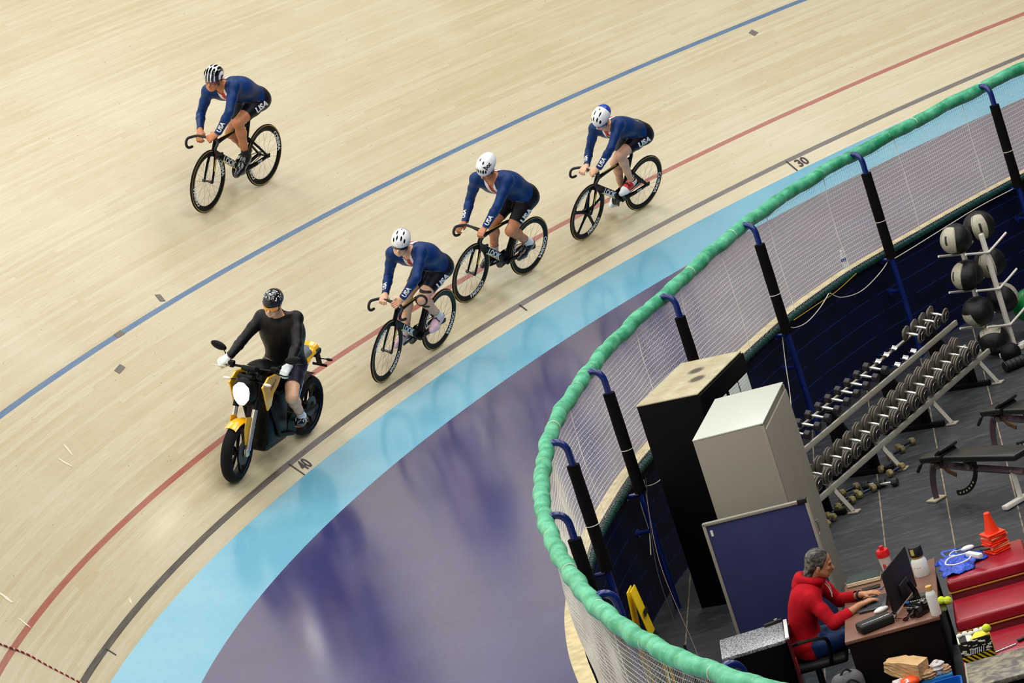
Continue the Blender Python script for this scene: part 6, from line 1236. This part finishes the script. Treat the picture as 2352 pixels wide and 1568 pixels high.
def med_ball(c,face,label,r=.172,gr='medicine balls on the rack',m=None,panel=True,wide=.68,tall=1.0,logo=True,lt=None):
    t=thing('medicine_ball',label,'ball',c,0,gr); b=MB(); b.ell((0,0,0),(r,r,r*.96),None,36,24); b.v=[(x*(1-.012*abs(math.sin(3*math.atan2(y,x)+1))),y*(1-.012*abs(math.sin(3*math.atan2(y,x)+1))),z*(1-.02*(z<-.1))) for x,y,z in b.v]; bo=b.build('shell',m or m_bd,t)
    fv=V(face).normalized(); up=V((0,0,1)); up=(up-fv*up.dot(fv)).normalized(); sd=up.cross(fv)
    if panel:
        for sgn in (1,):
            b=MB(); rows=[]
            for i in range(13):
                rows.append([])
                for j in range(13):
                    a=(i/12-.5)*2*wide; e=(j/12-.5)*2*tall*(1-.12*(i/12-.5)**2*4); d=(fv*math.cos(a)*math.cos(e)+sd*math.sin(a)*math.cos(e)+up*math.sin(e)); rows[-1].append(V((d.x*r,d.y*r,d.z*r*.96))*1.006)
            b.grid(rows); pn=b.build('panel',m_bl2,t)
        if logo:
            def fn(x,y):
                a=-y/r+.05; e=x/r; d=(fv*math.cos(a)*math.cos(e)+sd*math.sin(a)*math.cos(e)+up*math.sin(e)); return V((d.x*r,d.y*r,d.z*r*.96))*1.015
            text_obj('lettering',lt or 'IIIIIIIIIIII',.034,mat('black print',(20,20,22),.5),fn,pn,bold=.06,sub=.012)
    for k in range(3):
        ax=(sd*math.cos(k*PI/3+.4)+fv*math.sin(k*PI/3+.4)).normalized(); b=MB(); b.torus((0,0,0),ax,r*1.001,.0013,48,5); b.build('seam',mat('stitching',(60,54,54),.7),t)
    return t
def tw(x,y,z): return tuple(TM@V((x,y,z)))
med_ball(tw(-.205,.17,1.335),(-.75,-.62,.25),'black and pale medicine ball at the top left of the white rack')
med_ball(tw(.19,.19,1.335),(-.1,-.95,.1),'black and cream medicine ball at the top right of the white rack',wide=.5)
med_ball(tw(-.20,.17,.925),(-.93,-.3,.3),'medicine ball on the middle left arms of the white rack')
med_ball(tw(.19,.19,.925),(-.35,-.85,-.1),'medicine ball with black script on the middle right arms',lt='scuba',wide=.55)
med_ball(tw(-.20,.17,.515),(-.85,-.3,-.45),'medicine ball with a low pale panel on the lowest left arms',logo=False,tall=.6)
med_ball(tw(.20,.17,.515),(.8,-.3,.55),'nearly all black medicine ball on the lowest right arms',logo=False,wide=.4)
med_ball(tw(-.17,.10,.175),(-.1,-.3,1),'medicine ball with pale upper panel lying on the floor at the rack foot',logo=False,gr='medicine balls on the floor',tall=.5,wide=.75)
m_grn=mat('green vinyl ball',(6,128,58),.4,var=.1,bump=.2)
med_ball(tw(.55,.16,.30),(0,-1,0),'green medicine ball at the right edge below the white rack',r=.19,m=m_grn,panel=False,gr='green medicine ball')
# small round things near the rack foot
def slam(c,r,label,m,name='slam_ball',cat='ball'):
    t=thing(name,label,cat,c,0); b=MB(); b.ell((0,0,0),r,None,28,18); b.build('ball',m,t); b=MB(); b.lathe([(.001,r*1.0),(r*.22,r*.985),(r*.26,r*.96)],ax=(-.3,-.9,.3),n=20); b.build('valve_ring',m_rkd,t)
slam((4.93,35.68,.11),.11,'dark rubber ball on the floor in front of the rack foot',m_rkd)
t=thing('kettlebell','black kettlebell on the floor at the foot of the white rack','kettlebell',(5.17,35.35,.0),T(30)); b=MB(); b.ell((0,0,.10),(.10,.10,.10)); b.build('bell',m_ironb,t); b=MB(); b.tube(spline([(-.05,0,.17),(-.06,0,.23),(0,0,.265),(.06,0,.23),(.05,0,.17)],6),.015,8); b.build('handle',m_ironb,t); b=MB(); b.ell((-.03,-.03,.20),(.022,.02,.02)); b.build('orange_tag',m_or,t); b=MB(); b.ell((.035,.0,.215),(.024,.02,.02)); b.build('yellow_tag',mat('amber tag',(250,150,20),.4),t)
t=thing('foam_roller','black ribbed foam roller lying on the floor right of the rack','roller',(4.93,35.42,.06),T(15)); b=MB(); b.tube([(-.15,0,0),(.15,0,0)],.058,20); b.build('core',m_mat,t)
for i in range(6): b=MB(); b.torus((-.13+.052*i,0,0),(1,0,0),.058,.005,24,6); b.build('rib',m_rkd,t)
t=thing('weight_plate','black round plate leaning against the balls at the rack foot','plate',(5.22,35.75,.24),T(36)); b=MB(); b.lathe([(.02,-.012),(.095,-.012),(.10,0),(.095,.012),(.02,.012)],ax=(-.3,-.95,.1),n=30); b.build('disc',m_ironb,t); b=MB(); b.torus((0,0,0),(-.3,-.95,.1),.03,.008,24,6); b.build('hub_ring',m_iron,t)
t=thing('ring_clip','small pale metal ring lying on the floor by the rack','ring',(4.46,35.68,.012),0); b=MB(); b.torus((0,0,0),(.1,-.2,1),.035,.007,28,8); b.build('ring',mat('pale metal',(190,170,150),.4,metal=.4),t); b=MB(); b.bbox((.035,0,.004),(.02,.014,.012),.003); b.build('tab',mat('pale metal',(190,170,150),.4,metal=.4),t)
# ------------------------------------------------------------ adjustable benches
m_pad=mat('black bench vinyl',(26,26,26),.36,var=.05); m_padt=m_pad; m_bf=mat('bench frame mauve grey',(92,74,80),.35,var=.12); m_cream=mat('cream bracket',(190,176,150),.4)
def bench(M,label):
    t=thing('weight_bench',label,'bench',M=M,group='adjustable weight benches')
    def pad(xa,xb,w,z,tilt,nm,name):
        b=MB(); L=xb-xa; R=Matrix.Rotation(tilt,3,'Y'); c=V(((xa+xb)/2,0,z)); b.bbox(c,(L,w,.065),.022,R,seg=3); b.build(name,m_pad,t)
    pad(.04,.33,.26,.458,T(-6),0,'seat_pad'); 
    b=MB(); b.bbox((.31,0,.52),(.10,.25,.03),.012,Matrix.Rotation(T(-30),3,'Y')); b.build('seat_lip',m_pad,t)
    pad(.37,1.32,.27,.475,T(-1),0,'back_pad')
    b=MB(); b.tube([(.14,0,.36),(.6,0,.33),(1.25,0,.30)],.038,4,up=(0,0,1)); b.build('main_beam',m_bf,t)
    b=MB(); b.tube(spline([(.16,0,.37),(.09,0,.36),(.03,0,.27),(-.01,0,.13),(-.02,0,.02)],5),[.042]*21,4,ry=.036,up=(0,1,0)); b.build('front_leg',m_bf,t)
    b=MB(); b.bbox((-.02,0,.012),(.13,.16,.018),.005); b.build('foot_plate',m_cream,t)
    b=MB(); b.tube([(1.10,0,.32),(1.10,0,.05)],.034,4,up=(1,0,0)); b.bbox((1.10,0,.03),(.07,.45,.04),.006); b.build('rear_leg',m_wht,t)
    b=MB(); P=[V((.62-.26*math.sin(a),-.02,.34-.26*(1-math.cos(a))*1.0-.03)) for a in [i/10*1.5 for i in range(11)]]; P=[V((.66-.34*(i/10)**1.6,-.03,.36-.27*math.sin(i/10*PI/2))) for i in range(11)]; b.tube(P,.028,8,ry=.008,up=(0,1,0)); ar=b.build('ladder_arc',m_ironb,t)
    for i in range(4,10): p=P[i]; b=MB(); b.cyl(p+V((0,-.012,0)),p+V((0,-.006,0)),.009,10); b.build('hole',m_cream,ar)
    b=MB(); b.tube([(.20,-.02,.38),(.28,-.03,.31),(.38,-.03,.27)],.026,8,ry=.008,up=(0,1,0)); b.build('seat_ladder',mat('bronze steel',(110,80,56),.4,metal=.3),t)
    for x in (.18,.58): b=MB(); b.cyl((x,-.05,.36),(x,.05,.36),.03,16); b.build('pivot',m_iron,t)
    b=MB(); b.tube(spline([(.14,-.05,.40),(.05,-.07,.41),(.0,-.08,.39)],4),.009,8); b.tube([(.0,-.08,.39),(-.06,-.09,.32)],.017,10); b.build('pull_handle',m_mat,t)
    b=MB(); b.bbox((.28,0,.41),(.04,.08,.12),.006); b.build('pad_bracket',m_bf,t); b=MB(); b.bbox((.55,0,.42),(.05,.08,.10),.006); b.build('pad_bracket',m_bf,t)
    return t
BAg=math.atan2(-.79,.55)
bench(Mz((3.335,31.70,0),BAg),'black padded adjustable bench nearer the orange cones, its whole near end visible')
bench(Mz((4.115,32.61,0),BAg),'black padded adjustable bench farther away, cut off by the right edge')
# wall fittings: water bottle standing on the apron edge
t=thing('water_bottle','small clear water bottle standing on the apron just outside the net','bottle',tuple(apron(11.45,.965)+V((0,0,.0))),0); b=MB(); b.lathe([(.001,0),(.03,0),(.032,.01),(.030,.05),(.032,.09),(.031,.13),(.012,.165),(.012,.18),(.001,.18)],n=24); b.build('bottle_body',mat('clear plastic',(235,240,244),.15,trans=.5),t); b=MB(); b.lathe([(.001,.18),(.015,.18),(.015,.195),(.001,.195)],n=16); b.build('cap',m_plw,t); b=MB(); b.lathe([(.0322,.07),(.0327,.07),(.0327,.11),(.0322,.11)],n=24); b.build('label_band',mat('blue label',(40,60,130),.5),t)
# tape patches on the bank
m_tape=mat('grey tape',(112,106,98),.6)
def bpx(s,d,ls,ld,rot,label):
    p=bank(s,d); p_,t_,n_=base_pt(s); b_=bank_ang(s); e=n_*math.cos(b_)+V((0,0,math.sin(b_))); nn=t_.cross(e).normalized(); nn=nn if nn.z>0 else -nn
    a=T(rot); X=t_*math.cos(a)+e*math.sin(a); Y=-t_*math.sin(a)+e*math.cos(a); b=MB(); b.box(p+nn*.004,(ls,ld,.003),Matrix((X,Y,nn)).transposed()); o=b.build('tape_patch',m_tape,smooth=0); tag(o,label,'tape','grey tape patches on the track')
for a in TAPES: bpx(*a)
# ------------------------------------------------------------ light: rows of high bay lamps under the roof and a dim hall
W=bpy.data.worlds.new('hall'); SC.world=W; W.use_nodes=True; bg=W.node_tree.nodes['Background']; bg.inputs[0].default_value=(.75,.78,.9,1); bg.inputs[1].default_value=AMB
def lamp(x,y,z,e,sx=LS,sy=LS,col=(1,.98,.94)):
    l=bpy.data.lights.new('hall_lamp','AREA'); l.shape='RECTANGLE'; l.size=sx; l.size_y=sy; l.energy=e; l.color=col
    o=bpy.data.objects.new('hall_lamp',l); o.location=(x,y,z); COL.objects.link(o); return o
for x in (-12,-4,4,12):
    for y in (16,25,34,43): lamp(x,y,13.5,LE)
